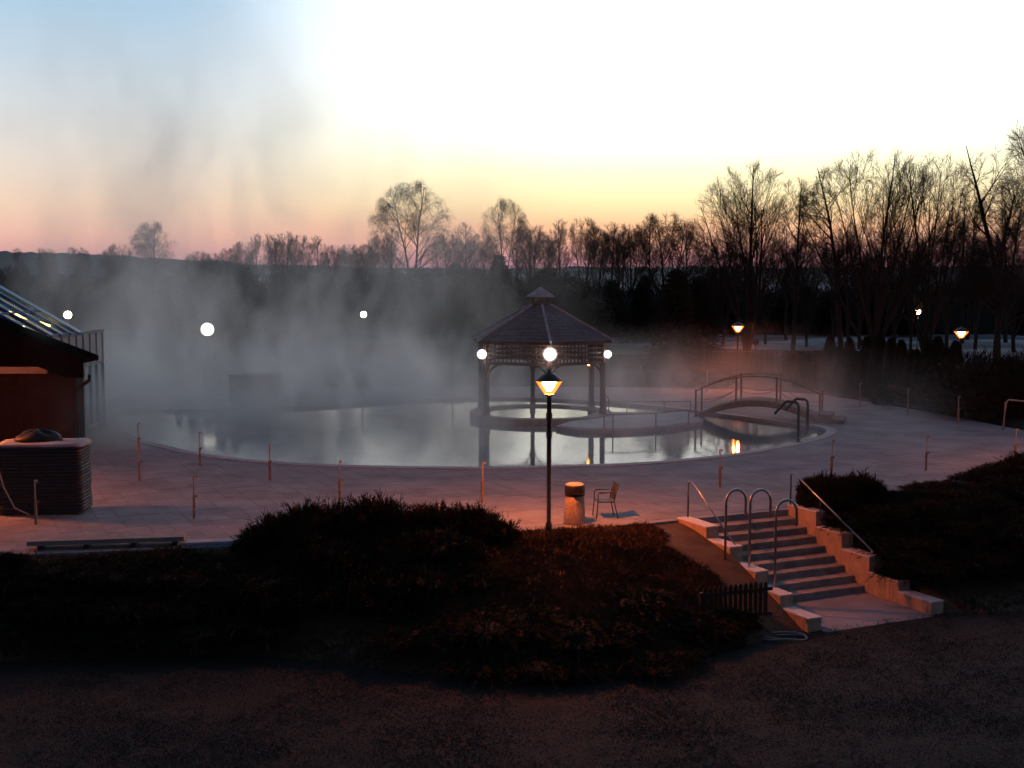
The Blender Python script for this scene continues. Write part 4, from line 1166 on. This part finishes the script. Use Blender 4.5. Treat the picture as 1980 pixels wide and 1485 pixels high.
# strip lights hung inside
for y, m_, lab in ((44.6, E_tube, 'long amber strip light inside the glass hall'), (43.0, E_tubew, 'short white strip light inside the glass hall')):
    a, b_ = (PY(-160, 542, y), PY(96, 630, y)) if m_ is E_tube else (PY(-60, 597, y), PY(46, 633, y))
    t_ = thing('strip_light', (a + b_) / 2, lab, 'strip light')
    MB().bar(a, b_, .16, .07).build('tube', m_, t_); MB().bar(a + Vector((0, 0, .08)), b_ + Vector((0, 0, .08)), .2, .05).build('housing', M_mull, t_)
    for q_ in (.15, .85):
        c = a.lerp(b_, q_); MB().tube([c + Vector((0, 0, .1)), Vector((c.x, c.y, rz_(c.x)))], .012, 5).build('hanger', M_mull, t_)
# snow-topped channel kerb where pool meets the hall
a, b_, c = P(178, 840, .0), P(188, 792, .0), P(242, 770, .0)
kb = thing('channel_kerb', a, 'snow covered kerb bending round the swim channel by the glass hall', 'kerb')
for p0, p1 in ((a, b_), (b_, c)):
    MB().bar(p0 + Vector((0, 0, .12)), p1 + Vector((0, 0, .12)), .34, .24).build('kerb_wall', M_mull, kb)
    MB().bar(p0 + Vector((0, 0, .27)), p1 + Vector((0, 0, .27)), .38, .06).build('snow_cap', M_snow, kb)

# =================================================================== BARE TREES
def grow(seed, stems, kids, lens, wander, trop, spread, twigs, tl, env, droop=0.0, first=.25, twig_r=.0011):
    """recursive bare tree 1 m tall; three levels of tubes, then fine forked twigs; returns (trunk mesh, crown mesh) standing on z = 0"""
    rnd = random.Random(seed); rng = np.random.default_rng(seed); trunk, crown = MB(), MB(); TB, TD, TL = [], [], []
    ez_, ea, eb = env                                   # crown envelope: centre height, radius, half height
    def reach(p, d):
        A_ = (d.x / ea) ** 2 + (d.y / ea) ** 2 + (d.z / eb) ** 2; B_ = (p.x * d.x + p.y * d.y) / ea ** 2 + (p.z - ez_) * d.z / eb ** 2
        C_ = (p.x / ea) ** 2 + (p.y / ea) ** 2 + ((p.z - ez_) / eb) ** 2 - 1; q_ = B_ * B_ - A_ * C_
        return 0.0 if q_ <= 0 else (-B_ + math.sqrt(q_)) / A_
    def branch(p, d, L, r, level):
        if level:
            L0 = L; L = min(L, reach(p, d) * rnd.uniform(.72, 1.06))
            if L < .022: return
        ns = (7, 5, 4, 3)[level]
        pts = [p]; rad = [r]; ds = [d]; cur = Vector(p); dd = Vector(d)
        for i in range(ns):
            dd = dd + Vector((rnd.gauss(0, wander[level]), rnd.gauss(0, wander[level]), rnd.gauss(0, wander[level] * .6) + trop[level]))
            dd.normalize(); cur = cur + dd * L / ns; pts.append(Vector(cur)); ds.append(Vector(dd))
            rad.append(max(twig_r * .4, r * (1 - .88 * (i + 1) / ns)))
        (trunk if level == 0 else crown).tube(pts, rad, (7, 5, 3, 3)[level], cap=level < 2)
        if level >= 1:
            n = max(1, round(twigs[level - 1] * min(1.0, L / L0 + .15)))
            for k in range(n):
                u = (k + rnd.random()) / n; s_ = min(.999, .1 + .9 * u) * ns; i = int(s_); TB.append(pts[i].lerp(pts[i + 1], s_ - i)); v = ds[i + 1]
                o = v.orthogonal().normalized(); a = rnd.uniform(0, 6.28); sd = o * math.cos(a) + v.cross(o) * math.sin(a); sp = rnd.uniform(.2, .95)
                nd = v * math.cos(sp) + sd * math.sin(sp); nd.z += trop[3] - droop * rnd.random(); TD.append(nd); TL.append(tl * rnd.uniform(.5, 1.25))
        if level >= 3: return
        n = kids[level]
        for k in range(n):
            f0 = first if level == 0 else .15
            u = min(.995, f0 + (1 - f0) * ((k + rnd.random()) / n) ** .9)
            s_ = u * ns; i = min(ns - 1, int(s_)); q_ = pts[i].lerp(pts[i + 1], s_ - i); bd_ = ds[i + 1]
            az = rnd.uniform(0, 2 * math.pi) + k * 2.4; o = bd_.orthogonal().normalized(); o2 = bd_.cross(o)
            side = o * math.cos(az) + o2 * math.sin(az); sp = spread[level] * rnd.uniform(.65, 1.3)
            nd = (bd_ * math.cos(sp) + side * math.sin(sp)).normalized()
            rr = max(twig_r * .75, (rad[i] * (1 - (s_ - i)) + rad[i + 1] * (s_ - i)) * .5)
            branch(q_, nd, L * lens[level] * (1.2 - .62 * u) * rnd.uniform(.7, 1.2), rr, level + 1)
    for (off, d, L, r) in stems: branch(Vector(off), Vector(d).normalized(), L, r, 0)
    B = np.array([tuple(v) for v in TB]); Dv = np.array([tuple(v) for v in TD]); Ln = np.array(TL)
    vv, ff = sprays(B, Dv, Ln, np.full(len(B), twig_r * .75), rng, 3)
    if droop:                                         # hanging second joint of weeping twigs
        Dn = Dv / np.linalg.norm(Dv, axis=1, keepdims=True); tip = B + Dn * Ln[:, None] * .8
        v2, f2 = sprays(tip, Dn * .25 + np.array([0, 0, -1.0]) + rng.normal(size=tip.shape) * .12, Ln * rng.uniform(.6, 1.6, len(Ln)), np.full(len(B), twig_r * .6), rng, 1)
        vv, ff = np.concatenate([vv, v2]), np.concatenate([ff, f2 + len(vv)])
    cm = crown.mesh('crown_mesh'); cv = np.empty(len(cm.vertices) * 3, np.float32); cm.vertices.foreach_get('co', cv); cv = cv.reshape(-1, 3)
    cm.calc_loop_triangles(); cf = np.empty(len(cm.loop_triangles) * 3, np.int32); cm.loop_triangles.foreach_get('vertices', cf)
    return trunk.mesh('trunk_mesh'), tri_mesh('crown_mesh', np.concatenate([cv, vv]), np.concatenate([cf.reshape(-1, 3), ff + len(cv)]), None)
W_ = [.035, .06, .09, .12]
TPL = {}
def fan(n, tilt, rnd, L, r): 
    o = []
    for k in range(n):
        a = 2 * math.pi * k / n + rnd.uniform(-.3, .3); tl_ = tilt * (1 if k % 2 else .5) * rnd.uniform(.8, 1.15)
        o.append(((.006 * math.cos(a), .006 * math.sin(a), -.02 + .10 * rnd.random() * (k > 1)), (tl_ * math.cos(a), tl_ * math.sin(a), 1), L * rnd.uniform(.88, 1.0) * (1 - .25 * tl_), r * rnd.uniform(.75, 1.0)))
    return o
_r = random.Random(77)
TPL['vase'] = grow(1, [((0, 0, -.02), (.01, 0, 1), .99, .016)] + fan(6, .42, _r, .93, .011), [12, 7, 5], [.52, .50, .50], W_, [.012, .03, .02, .05], [.50, .50, .55], (2, 2, 3), .036, (.56, .34, .44), first=.20, twig_r=.0010)
TPL['single'] = grow(2, [((0, 0, -.02), (-.17, 0, 1), 1.0, .017)], [26, 9, 6], [.46, .5, .5], [.03, .10, .14, .2], [.015, .0, -.01, .0], [.95, .65, .65], (3, 4, 5), .032, (.70, .27, .30), first=.36, twig_r=.0010)
TPL['multi'] = grow(3, [((0, 0, -.02), (.03, 0, 1), .99, .013)] + fan(8, .46, _r, .95, .010), [10, 6, 5], [.46, .5, .5], W_, [.012, .035, .02, .05], [.46, .5, .55], (1, 2, 3), .036, (.56, .37, .44), first=.24, twig_r=.0010)
TPL['birch'] = grow(4, [((0, 0, -.02), (.03, 0, 1), .98, .014), ((.012, 0, -.02), (-.17, .05, 1), .92, .011)], [20, 9, 5], [.50, .5, .5], [.03, .08, .12, .15], [.012, .03, -.02, -.1], [.72, .55, .6], (2, 3, 4), .045, (.62, .32, .40), droop=.8, first=.20, twig_r=.0009)
TPL['round'] = grow(5, [((0, 0, -.02), (0, 0, 1), .95, .017), ((0, 0, .12), (.34, .1, 1), .8, .011), ((0, 0, .12), (-.36, -.1, 1), .8, .011), ((0, 0, .16), (.05, -.34, 1), .75, .010)], [15, 9, 5], [.48, .5, .5], [.04, .10, .14, .2], [.012, .02, .01, .02], [.70, .6, .62], (2, 3, 4), .040, (.60, .33, .41), first=.22, twig_r=.0012)
TPL['slim'] = grow(6, [((0, 0, -.02), (.03, 0, 1), 1.0, .015)], [26, 8, 5], [.40, .5, .5], [.03, .09, .14, .2], [.015, .05, .03, .05], [.66, .55, .62], (2, 3, 4), .036, (.60, .21, .41), first=.24, twig_r=.0011)
TPL['forked'] = grow(8, [((0, 0, -.02), (-.02, 0, 1), .46, .021), ((-.01, 0, .40), (-.30, 0, 1), .64, .014), ((-.01, 0, .38), (.13, .05, 1), .42, .015), ((-.0, 0, .2), (.34, .1, 1), .62, .010)], [12, 9, 5], [.5, .5, .5], [.04, .13, .16, .2], [.03, .02, .01, .0], [.8, .62, .62], (2, 3, 4), .036, (.62, .34, .40), first=.3, twig_r=.0010)
for k, (a_, b_) in TPL.items():
    a_.materials.append(M_birch if k == 'birch' else M_bark); b_.materials.append(M_twig)
def put_tree(kind, px, Y, ytop, label, rz=None, wide=1.0, group=None, name='bare_tree', z0=-.06):
    b0 = XY(px, Y, 0); h_ = PY(px, ytop, Y).z - z0
    t_ = thing(name, Vector((b0.x, b0.y, z0)), label, 'tree', group, local=True, rz=random.uniform(0, 6.28) if rz is None else rz, scale=(h_ * wide, h_ * wide, h_))
    for nm, me in zip(('trunk', 'crown'), TPL[kind]):
        o = bpy.data.objects.new(nm, me); COL.objects.link(o); o.parent = t_
    return t_
# tall trees on the right, against the dawn
put_tree('vase', 1445, 92, 312, 'tall fan shaped bare tree above the orange lamp behind the bridge', .3, 1.05)
put_tree('slim', 1532, 96, 345, 'slim bare tree between the fan shaped tree and the leaning trunk', 1.0, 1.0)
put_tree('single', 1628, 88, 312, 'bare tree with a dark single trunk leaning toward the bridge', .0, .95)
put_tree('multi', 1690, 86, 280, 'many stemmed bare tree spreading widely behind the thuja hedge', .4, 1.0)
put_tree('multi', 1790, 90, 290, 'many stemmed bare tree behind the small warm globe lamp', 2.6, .85)
put_tree('forked', 1928, 84, 290, 'forked bare tree with a broken off stem behind the big round bush', .0, 1.05)
put_tree('vase', 2075, 70, 150, 'tallest bare tree overhanging the big round bush', 1.2, .85)
put_tree('slim', 1860, 110, 395, 'thin bare tree behind the orange lamp and big bush', 2.2, 1.1)
put_tree('birch', 800, 205, 352, 'big weeping birch with twin trunks above the steam', .1, 1.1)
put_tree('birch', 975, 200, 385, 'smaller weeping birch above the gazebo roof', 2.9, .8)
put_tree('round', 1285, 120, 408, 'broad round bare tree beside the fan shaped tree', .7, 1.0)
put_tree('birch', 300, 220, 430, 'hazy weeping birch fading into the rising steam', 1.5, 1.0)
lab = 'bare tree in the tree row behind the gazebo'; grp = 'bare trees behind the gazebo'
for px, Y, yt, kd, wd in [(1030, 190, 432, 'round', .8), (1085, 193, 424, 'slim', 1.0), (1130, 183, 418, 'round', .75), (1180, 195, 430, 'slim', 1.1), (1220, 187, 430, 'round', .8), (1255, 136, 415, 'slim', 1.0), (1330, 140, 430, 'slim', 1.0), (900, 195, 430, 'slim', 1.0), (870, 205, 450, 'round', .9), (930, 200, 450, 'round', .9), (1060, 205, 445, 'round', .9), (1155, 205, 440, 'round', .8), (1385, 128, 440, 'round', .9), (1000, 205, 440, 'slim', 1.0), (1200, 210, 440, 'round', .9)]:
    lab = 'slender bare tree in the row behind the gazebo' if kd == 'slim' else 'round crowned bare tree in the row behind the gazebo'
    put_tree(kd, px, Y, yt, lab, None, wd, grp)
lab = 'distant bare tree in the grove left of the big birch'; lab = 'distant bare tree in the grove beyond the steaming pool'; grp = 'distant bare grove'
for px, Y, yt, kd, wd in [(470, 215, 465, 'round', .8), (500, 220, 452, 'slim', 1.0), (530, 222, 450, 'round', .7), (555, 218, 448, 'slim', 1.1), (580, 222, 452, 'round', .7), (612, 215, 456, 'slim', 1.0), (645, 220, 472, 'round', .8), (675, 218, 470, 'round', .8), (705, 200, 472, 'round', .9), (735, 190, 455, 'round', .9), (760, 180, 440, 'slim', 1.0), (415, 240, 488, 'round', .9), (440, 235, 480, 'slim', 1.0), (385, 230, 484, 'round', .9), (230, 190, 470, 'round', .9), (90, 230, 478, 'round', .8), (150, 235, 476, 'round', .9), (35, 240, 480, 'slim', 1.0)]:
    lab = ('slender ' if kd == 'slim' else 'round crowned ') + ('distant bare tree on the hillside behind the glass hall' if px < 260 else 'distant bare tree in the grove beside the big weeping birch')
    put_tree(kd, px, Y, yt, lab, None, wd, grp)
lab = 'low bare tree in the thicket under the tall dawn trees'; grp = 'low bare thicket trees'
for px, Y, yt, kd, wd in [(1400, 105, 470, 'round', .9), (1480, 108, 455, 'round', .9), (1560, 104, 460, 'round', .9), (1610, 110, 450, 'round', 1.0), (1660, 100, 470, 'round', 1.0), (1730, 108, 440, 'round', 1.0), (1760, 98, 470, 'round', .9), (1830, 104, 430, 'round', 1.0), (1885, 100, 450, 'round', 1.0), (1960, 96, 430, 'round', 1.0), (1520, 116, 440, 'slim', 1.1), (1640, 118, 430, 'slim', 1.1), (1870, 118, 380, 'slim', 1.1), (1945, 112, 390, 'slim', 1.1)]:
    lab = ('slender' if kd == 'slim' else 'bushy') + (' low bare tree around the fan shaped tree' if px < 1600 else ' low bare tree around the many stemmed trees' if px < 1850 else ' low bare tree around the forked tree')
    put_tree(kd, px, Y, yt, lab, None, wd, grp)

# =================================================================== EVERGREENS
def spruce_mesh(seed, n=11, dense=1.0):
    rng = np.random.default_rng(seed); tr = MB().tube([(0, 0, -.02), (0, 0, .5), (0, 0, 1.0)], [.02, .012, .002], 6)
    bs, ds, ls = [], [], []
    for i in range(26):
        z = .05 + .93 * i / 26; R = .27 * (1 - z) ** .8 + .012; k = int((10 + 40 * (1 - z)) * dense)
        az = rng.uniform(0, 2 * np.pi, k); L = R * rng.uniform(.65, 1.12, k)
        for f in (.15, .4, .65, .9):
            rr = L * f; zz_ = z - rr * .28 + rng.normal(0, .008, k)
            bs.append(np.stack([rr * np.cos(az), rr * np.sin(az), zz_], 1)); ds.append(np.stack([np.cos(az + rng.normal(0, .5, k)), np.sin(az + rng.normal(0, .5, k)), rng.normal(-.15, .3, k)], 1)); ls.append(rng.uniform(.03, .065, k))
    vv, ff = sprays(np.concatenate(bs), np.concatenate(ds), np.concatenate(ls), np.full(sum(len(x) for x in ls), .016), rng, 2)
    return tr.mesh('spruce_trunk'), tri_mesh('spruce_crown', vv, ff, None)
for nm, sd in (('spruce', 21), ('spruce2', 22)):
    TPL[nm] = spruce_mesh(sd); TPL[nm][0].materials.append(M_bark); TPL[nm][1].materials.append(M_spruce)
def cone_mesh(seed):
    rng = np.random.default_rng(seed); n = 5200; z = rng.uniform(0, 1, n) ** 1.15; az = rng.uniform(0, 2 * np.pi, n)
    R = .20 * (1 - z) ** .62 * (.9 + .12 * np.sin(5 * az + 9 * z)) * rng.uniform(.75, 1.02, n)
    B = np.stack([R * np.cos(az), R * np.sin(az), z * .97], 1); D2 = np.stack([np.cos(az) * .5, np.sin(az) * .5, np.full(n, .9)], 1) + rng.normal(size=(n, 3)) * .3
    vv, ff = sprays(B, D2, rng.uniform(.03, .07, n), np.full(n, .014), rng, 2)
    tr = MB().lathe([(.03, -.02), (.16, .05), (.15, .35), (.10, .7), (.02, .93)], 8)
    return tr.mesh('thuja_core'), tri_mesh('thuja_crown', vv, ff, None)
TPL['thuja'] = cone_mesh(31); TPL['thuja'][0].materials.append(M_junicore); TPL['thuja'][1].materials.append(M_thuja)
lab = 'dark spruce in the evergreen belt behind the pool garden'; grp = 'spruces behind the pool garden'
for i in range(58):
    px = -40 + i * 36 + random.uniform(-18, 18); Y = random.uniform(118, 150); yt = random.uniform(508, 560)
    if 1180 < px < 1260: yt += 20
    if 720 < px < 1080: yt = random.uniform(515, 545)
    if px > 1420: yt = random.uniform(525, 570); Y = random.uniform(122, 140)
    lab = 'dark spruce in the belt behind the glass hall and globe lamp' if px < 420 else 'dark spruce in the belt behind the clipped hedges' if px < 930 else 'dark spruce in the belt behind the gazebo and footbridge' if px < 1420 else 'dark spruce under the tall bare dawn trees'
    put_tree(random.choice(['spruce', 'spruce2']), px, Y, yt, lab, None, random.uniform(.8, 1.6), grp, 'spruce_tree')
for px, Y, yt, lb in [(1305, 80, 515, 'broad dark spruce standing between gazebo and lamp post'), (1352, 88, 535, 'dark spruce just beside the broad spruce near the lamp'), (965, 150, 488, 'dark spruce top poking above the gazebo steam'), (880, 146, 505, 'dark spruce behind the left gazebo roof edge'), (1240, 112, 540, 'dark spruce over the pale field strip by the gazebo')]:
    put_tree('spruce', px, Y, yt, lb, None, 1.3, None, 'spruce_tree')
# tangled dark thicket closing the view between the trees
def thicket(px0, px1, Y, top, n, label, seed, deep=9.0):
    rng = np.random.default_rng(seed); x0, x1 = XY(px0, Y).x, XY(px1, Y).x
    x = rng.uniform(x0, x1, n); y = Y + rng.uniform(0, deep, n)
    hgt = lambda x_, y_: top * (.80 + .34 * np.array([mnoise.noise((a * .16, b * .1, seed)) for a, b in zip(x_, y_)]) + .16 * np.array([mnoise.noise((a * .6, b * .3, seed + 4)) for a, b in zip(x_, y_)]))
    z = hgt(x, y) * rng.uniform(.1, 1.0, n) ** .6
    vv, ff = sprays(np.stack([x, y, z], 1), rng.normal(size=(n, 3)) * .42 + np.array([0, 0, 1.0]), rng.uniform(.35, 1.0, n), rng.uniform(.03, .09, n), rng, 3)
    xs_ = np.linspace(x0, x1, 160); rows = []
    for fy, fz in ((0, 0), (.02, .55), (.2, .78), (.6, .86), (1.0, .5), (1.02, 0)):
        yy = np.full(160, Y + .4 + fy * deep); rows.append(np.stack([xs_, yy, hgt(xs_, yy) * fz - .05], 1))
    R = np.array(rows); id_ = np.arange(R.shape[0] * 160).reshape(R.shape[0], 160)
    fa = np.concatenate([np.stack([id_[:-1, :-1], id_[:-1, 1:], id_[1:, 1:]], -1).reshape(-1, 3), np.stack([id_[:-1, :-1], id_[1:, 1:], id_[1:, :-1]], -1).reshape(-1, 3)])
    stuff(tag(tri_mesh('thicket', np.concatenate([R.reshape(-1, 3), vv]), np.concatenate([fa, ff + R.shape[0] * 160]), M_spruce), label, 'thicket'))
thicket(-150, 1195, 126, 6.6, 26000, 'dark tangled thicket behind the hedges and steam', 41)
thicket(1150, 2150, 129, 6.0, 22000, 'dark wood edge beyond the pale field strip', 42)
# thuja hedge on the right
lab = 'dark conical thuja in the hedge behind the deck'; grp = 'thujas of the deck hedge'
rr_ = random.Random(5)
for i in range(17):
    px = 1545 + i * 19 + rr_.uniform(-5, 5); yb = np.interp(px, [1540, 1600, 1700, 1800, 1880], [752, 758, 772, 790, 800]); Yd = P(px, yb, 0).y + .9 + rr_.uniform(0, .8)
    put_tree('thuja', px, Yd, rr_.uniform(645, 690), lab, None, 1.15, grp, 'thuja')
for px, yt, lb in [(372, 676, 'short conical evergreen left of the globe lamp in steam'), (400, 690, 'short conical evergreen under the globe lamp'), (428, 648, 'slender conical evergreen right beside the globe lamp'), (455, 642, 'tall conical evergreen beyond the slender one by the globe lamp'), (345, 690, 'small conical evergreen fading into thick steam')]:
    put_tree('thuja', px, 64, yt, lb, None, 1.0, None, 'thuja')
# big round bush on the right
c = P(1920, 815, 0) + Vector((0, 2.0, 0)); 
put_shrub(BB, c, (2.75, 2.3, 2.9), .6, 'big round dark bush with orange lit crown beside the lamp', 'bush', name='round_bush', m=M_hedge)
put_shrub(BB, c + Vector((2.6, .8, 0)), (2.2, 2.2, 2.9), 2.0, 'second rounded bush merging with the big round one', 'bush', name='round_bush', m=M_hedge)
# clipped hedges with a gap, far side of the pool
def hedge(px0, px1, Y, ytop, label, lean=0):
    a, b_ = XY(px0, Y, 0), XY(px1, Y, 0); h_ = PY(px0, ytop, Y).z; w = b_.x - a.x; rng = np.random.default_rng(int(px0))
    n = int(2600 * w / 4); t_ = thing('clipped_hedge', Vector(((a.x + b_.x) / 2, Y + .6, -.03)), label, 'hedge')
    x = rng.uniform(a.x, b_.x, n); face = rng.random(n); z = np.where(face < .6, rng.uniform(0, h_, n), h_ * .985); y = np.where(face < .6, Y + rng.uniform(-.05, .1, n), Y + rng.uniform(0, 1.2, n))
    x = x + lean * (z / h_ - .5)
    D2 = np.stack([rng.normal(0, .5, n), np.where(face < .6, -.7, rng.normal(0, .4, n)), np.where(face < .6, .3, .9)], 1) + rng.normal(size=(n, 3)) * .3
    vv, ff = sprays(np.stack([x, y, z], 1), D2, rng.uniform(.06, .16, n), np.full(n, .05), rng, 2)
    tri_mesh('foliage', vv, ff, M_hedge, t_); MB().box(((a.x + b_.x) / 2, Y + .62, h_ / 2 - .05), (w - .1, 1.15, h_ - .06)).build('dark_core', M_junicore, t_)  # solid dark box fills the hedge behind its sprays
hedge(610, 722, 84, 668, 'clipped dark hedge block left of the V shaped gap', .2)
hedge(729, 915, 84, 667, 'long clipped dark hedge between the V shaped gap and gazebo', -.2)
hedge(1180, 1300, 80, 690, 'low dark hedge behind the walkway and spruce')
hedge(1300, 1400, 68, 706, 'reddish lit hedge below the lamp behind the bridge')
hedge(1520, 1600, 70, 682, 'dark hedge block between railings and thujas')
for px, yb, s_, lb in [(640, 752, .8, 'rounded dark shrub beside the far pool edge'), (700, 752, .95, 'broad rounded shrub before the clipped hedge'), (770, 751, .9, 'rounded shrub under the long clipped hedge'), (880, 748, .9, 'red tinged shrub left of the gazebo columns'), (930, 747, .9, 'small shrub seen past the gazebo columns'), (1380, 752, 1.3, 'orange lit round shrub below the lamp by the bridge'), (1330, 750, 1.2, 'orange tinged shrub at the misty far deck edge'), (1735, 786, .95, 'small shrub behind the folded red lit lounger')]:
    put_shrub(HB, P(px, yb, 0) + Vector((0, 1.2, -.05)), (s_, s_ * .9, s_), px, lb, 'shrub', name='round_shrub', m=M_hedge)
# iron railings
Yf = 73.0; a, b_ = XY(1378, Yf), XY(1522, Yf); zt_, zb_ = PY(1450, 676, Yf).z, PY(1450, 716, Yf).z
zb_ = 0.0
fn = thing('iron_railings', Vector(((a.x + b_.x) / 2, Yf, -.03)), 'grey upright iron railings behind the lamp post', 'fence')
nb = 30
for k in range(nb + 1):
    x = a.x + (b_.x - a.x) * k / nb; MB().box((x, Yf, zt_ / 2), (.045, .03, zt_ + .06)).build('bar', M_pole, fn)
for z_ in (.25, zt_ - .12): MB().box(((a.x + b_.x) / 2, Yf + .03, z_), (b_.x - a.x, .03, .05)).build('rail', M_mull, fn)

# =================================================================== STEAM over the warm pool
def steam_material(rate):
    global t, g
    m = bpy.data.materials.new('steam'); m.use_nodes = True
    t = m.node_tree; t.nodes.clear(); V.nt = t
    try: m.cycles.volume_step_rate = rate
    except Exception: pass
    o_ = t.nodes.new('ShaderNodeOutputMaterial'); pv = t.nodes.new('ShaderNodeVolumePrincipled')
    pv.inputs['Color'].default_value = (.99, .98, .985, 1); pv.inputs['Anisotropy'].default_value = .6
    t.links.new(pv.outputs[0], o_.inputs['Volume'])
    g = t.nodes.new('ShaderNodeNewGeometry')
    s3 = t.nodes.new('ShaderNodeSeparateXYZ'); t.links.new(g.outputs['Position'], s3.inputs[0])
    X, Y, Z = V(s3.outputs[0]), V(s3.outputs[1]), V(s3.outputs[2])
    mp = t.nodes.new('ShaderNodeMapping'); mp.inputs['Scale'].default_value = (.34, .30, .17); mp.inputs['Rotation'].default_value = (0, .5, 0)
    wn = t.nodes.new('ShaderNodeTexNoise'); wn.inputs['Scale'].default_value = .22; wn.inputs['Detail'].default_value = 1
    t.links.new(g.outputs['Position'], wn.inputs['Vector'])
    wa = t.nodes.new('ShaderNodeVectorMath'); wa.operation = 'MULTIPLY_ADD'; wa.inputs[1].default_value = (5, 5, 5)
    t.links.new(wn.outputs['Color'], wa.inputs[0]); t.links.new(g.outputs['Position'], wa.inputs[2])   # curl the wisps
    t.links.new(wa.outputs[0], mp.inputs['Vector'])
    n1 = tnoise(1.0, 3, .58, mp.outputs[0])
    puff = sstep(n1, .47, .67)
    left = sstep(X, 4.5, -8.0)
    yin = sstep(Y, 38.5, 43.0) * sstep(Y, 66.5, 61.0)
    xin = sstep(X, 16.5, 12.5)
    xl = sstep(X, -26.0, -19.0)
    lowm = V.m('EXPONENT', Z * -.60) * sstep(Z, 4.1, 1.5) * (.18 + puff * 1.6) * (.058 + .06 * left + .13 * sstep(X, -4.0, -10.5))
    plume = left * (V.m('EXPONENT', Z * -.15) * (puff * .21 + .006) + sstep(Z, 20.5, 4.0) * puff * .007)
    rx_, ry_ = X - (G.x + .8), Y - G.y
    basin = V.m('EXPONENT', (rx_ * rx_ + ry_ * ry_) * -.035) * sstep(Z, 4.1, 1.0) * (puff * .12 + .008)
    dens = (lowm + plume + basin) * yin * xin * xl
    t.links.new(dens.s, pv.inputs['Density'])
    return m
steam = thing('steam', Vector((-4, 52, -.08)), 'pale steam rising off the warm pool and drifting into the sky', 'steam'); steam['kind'] = 'stuff'
low_poly = [(-15.75, 38), (17, 38), (17, 67), (-27, 67), (-27, 48.9), (-15.75, 48.9)]
stuff(MB().prism([Vector((x, y, 0)) for x, y in low_poly], WZ + .012, 4.2).build('low_mist', steam_material(.28), steam))
up_poly = [(-15.75, 39), (5, 39), (5, 67), (-27, 67), (-27, 48.9), (-15.75, 48.9)]
stuff(MB().prism([Vector((x, y, 0)) for x, y in up_poly], 4.2001, 21).build('plume', steam_material(.45), steam))
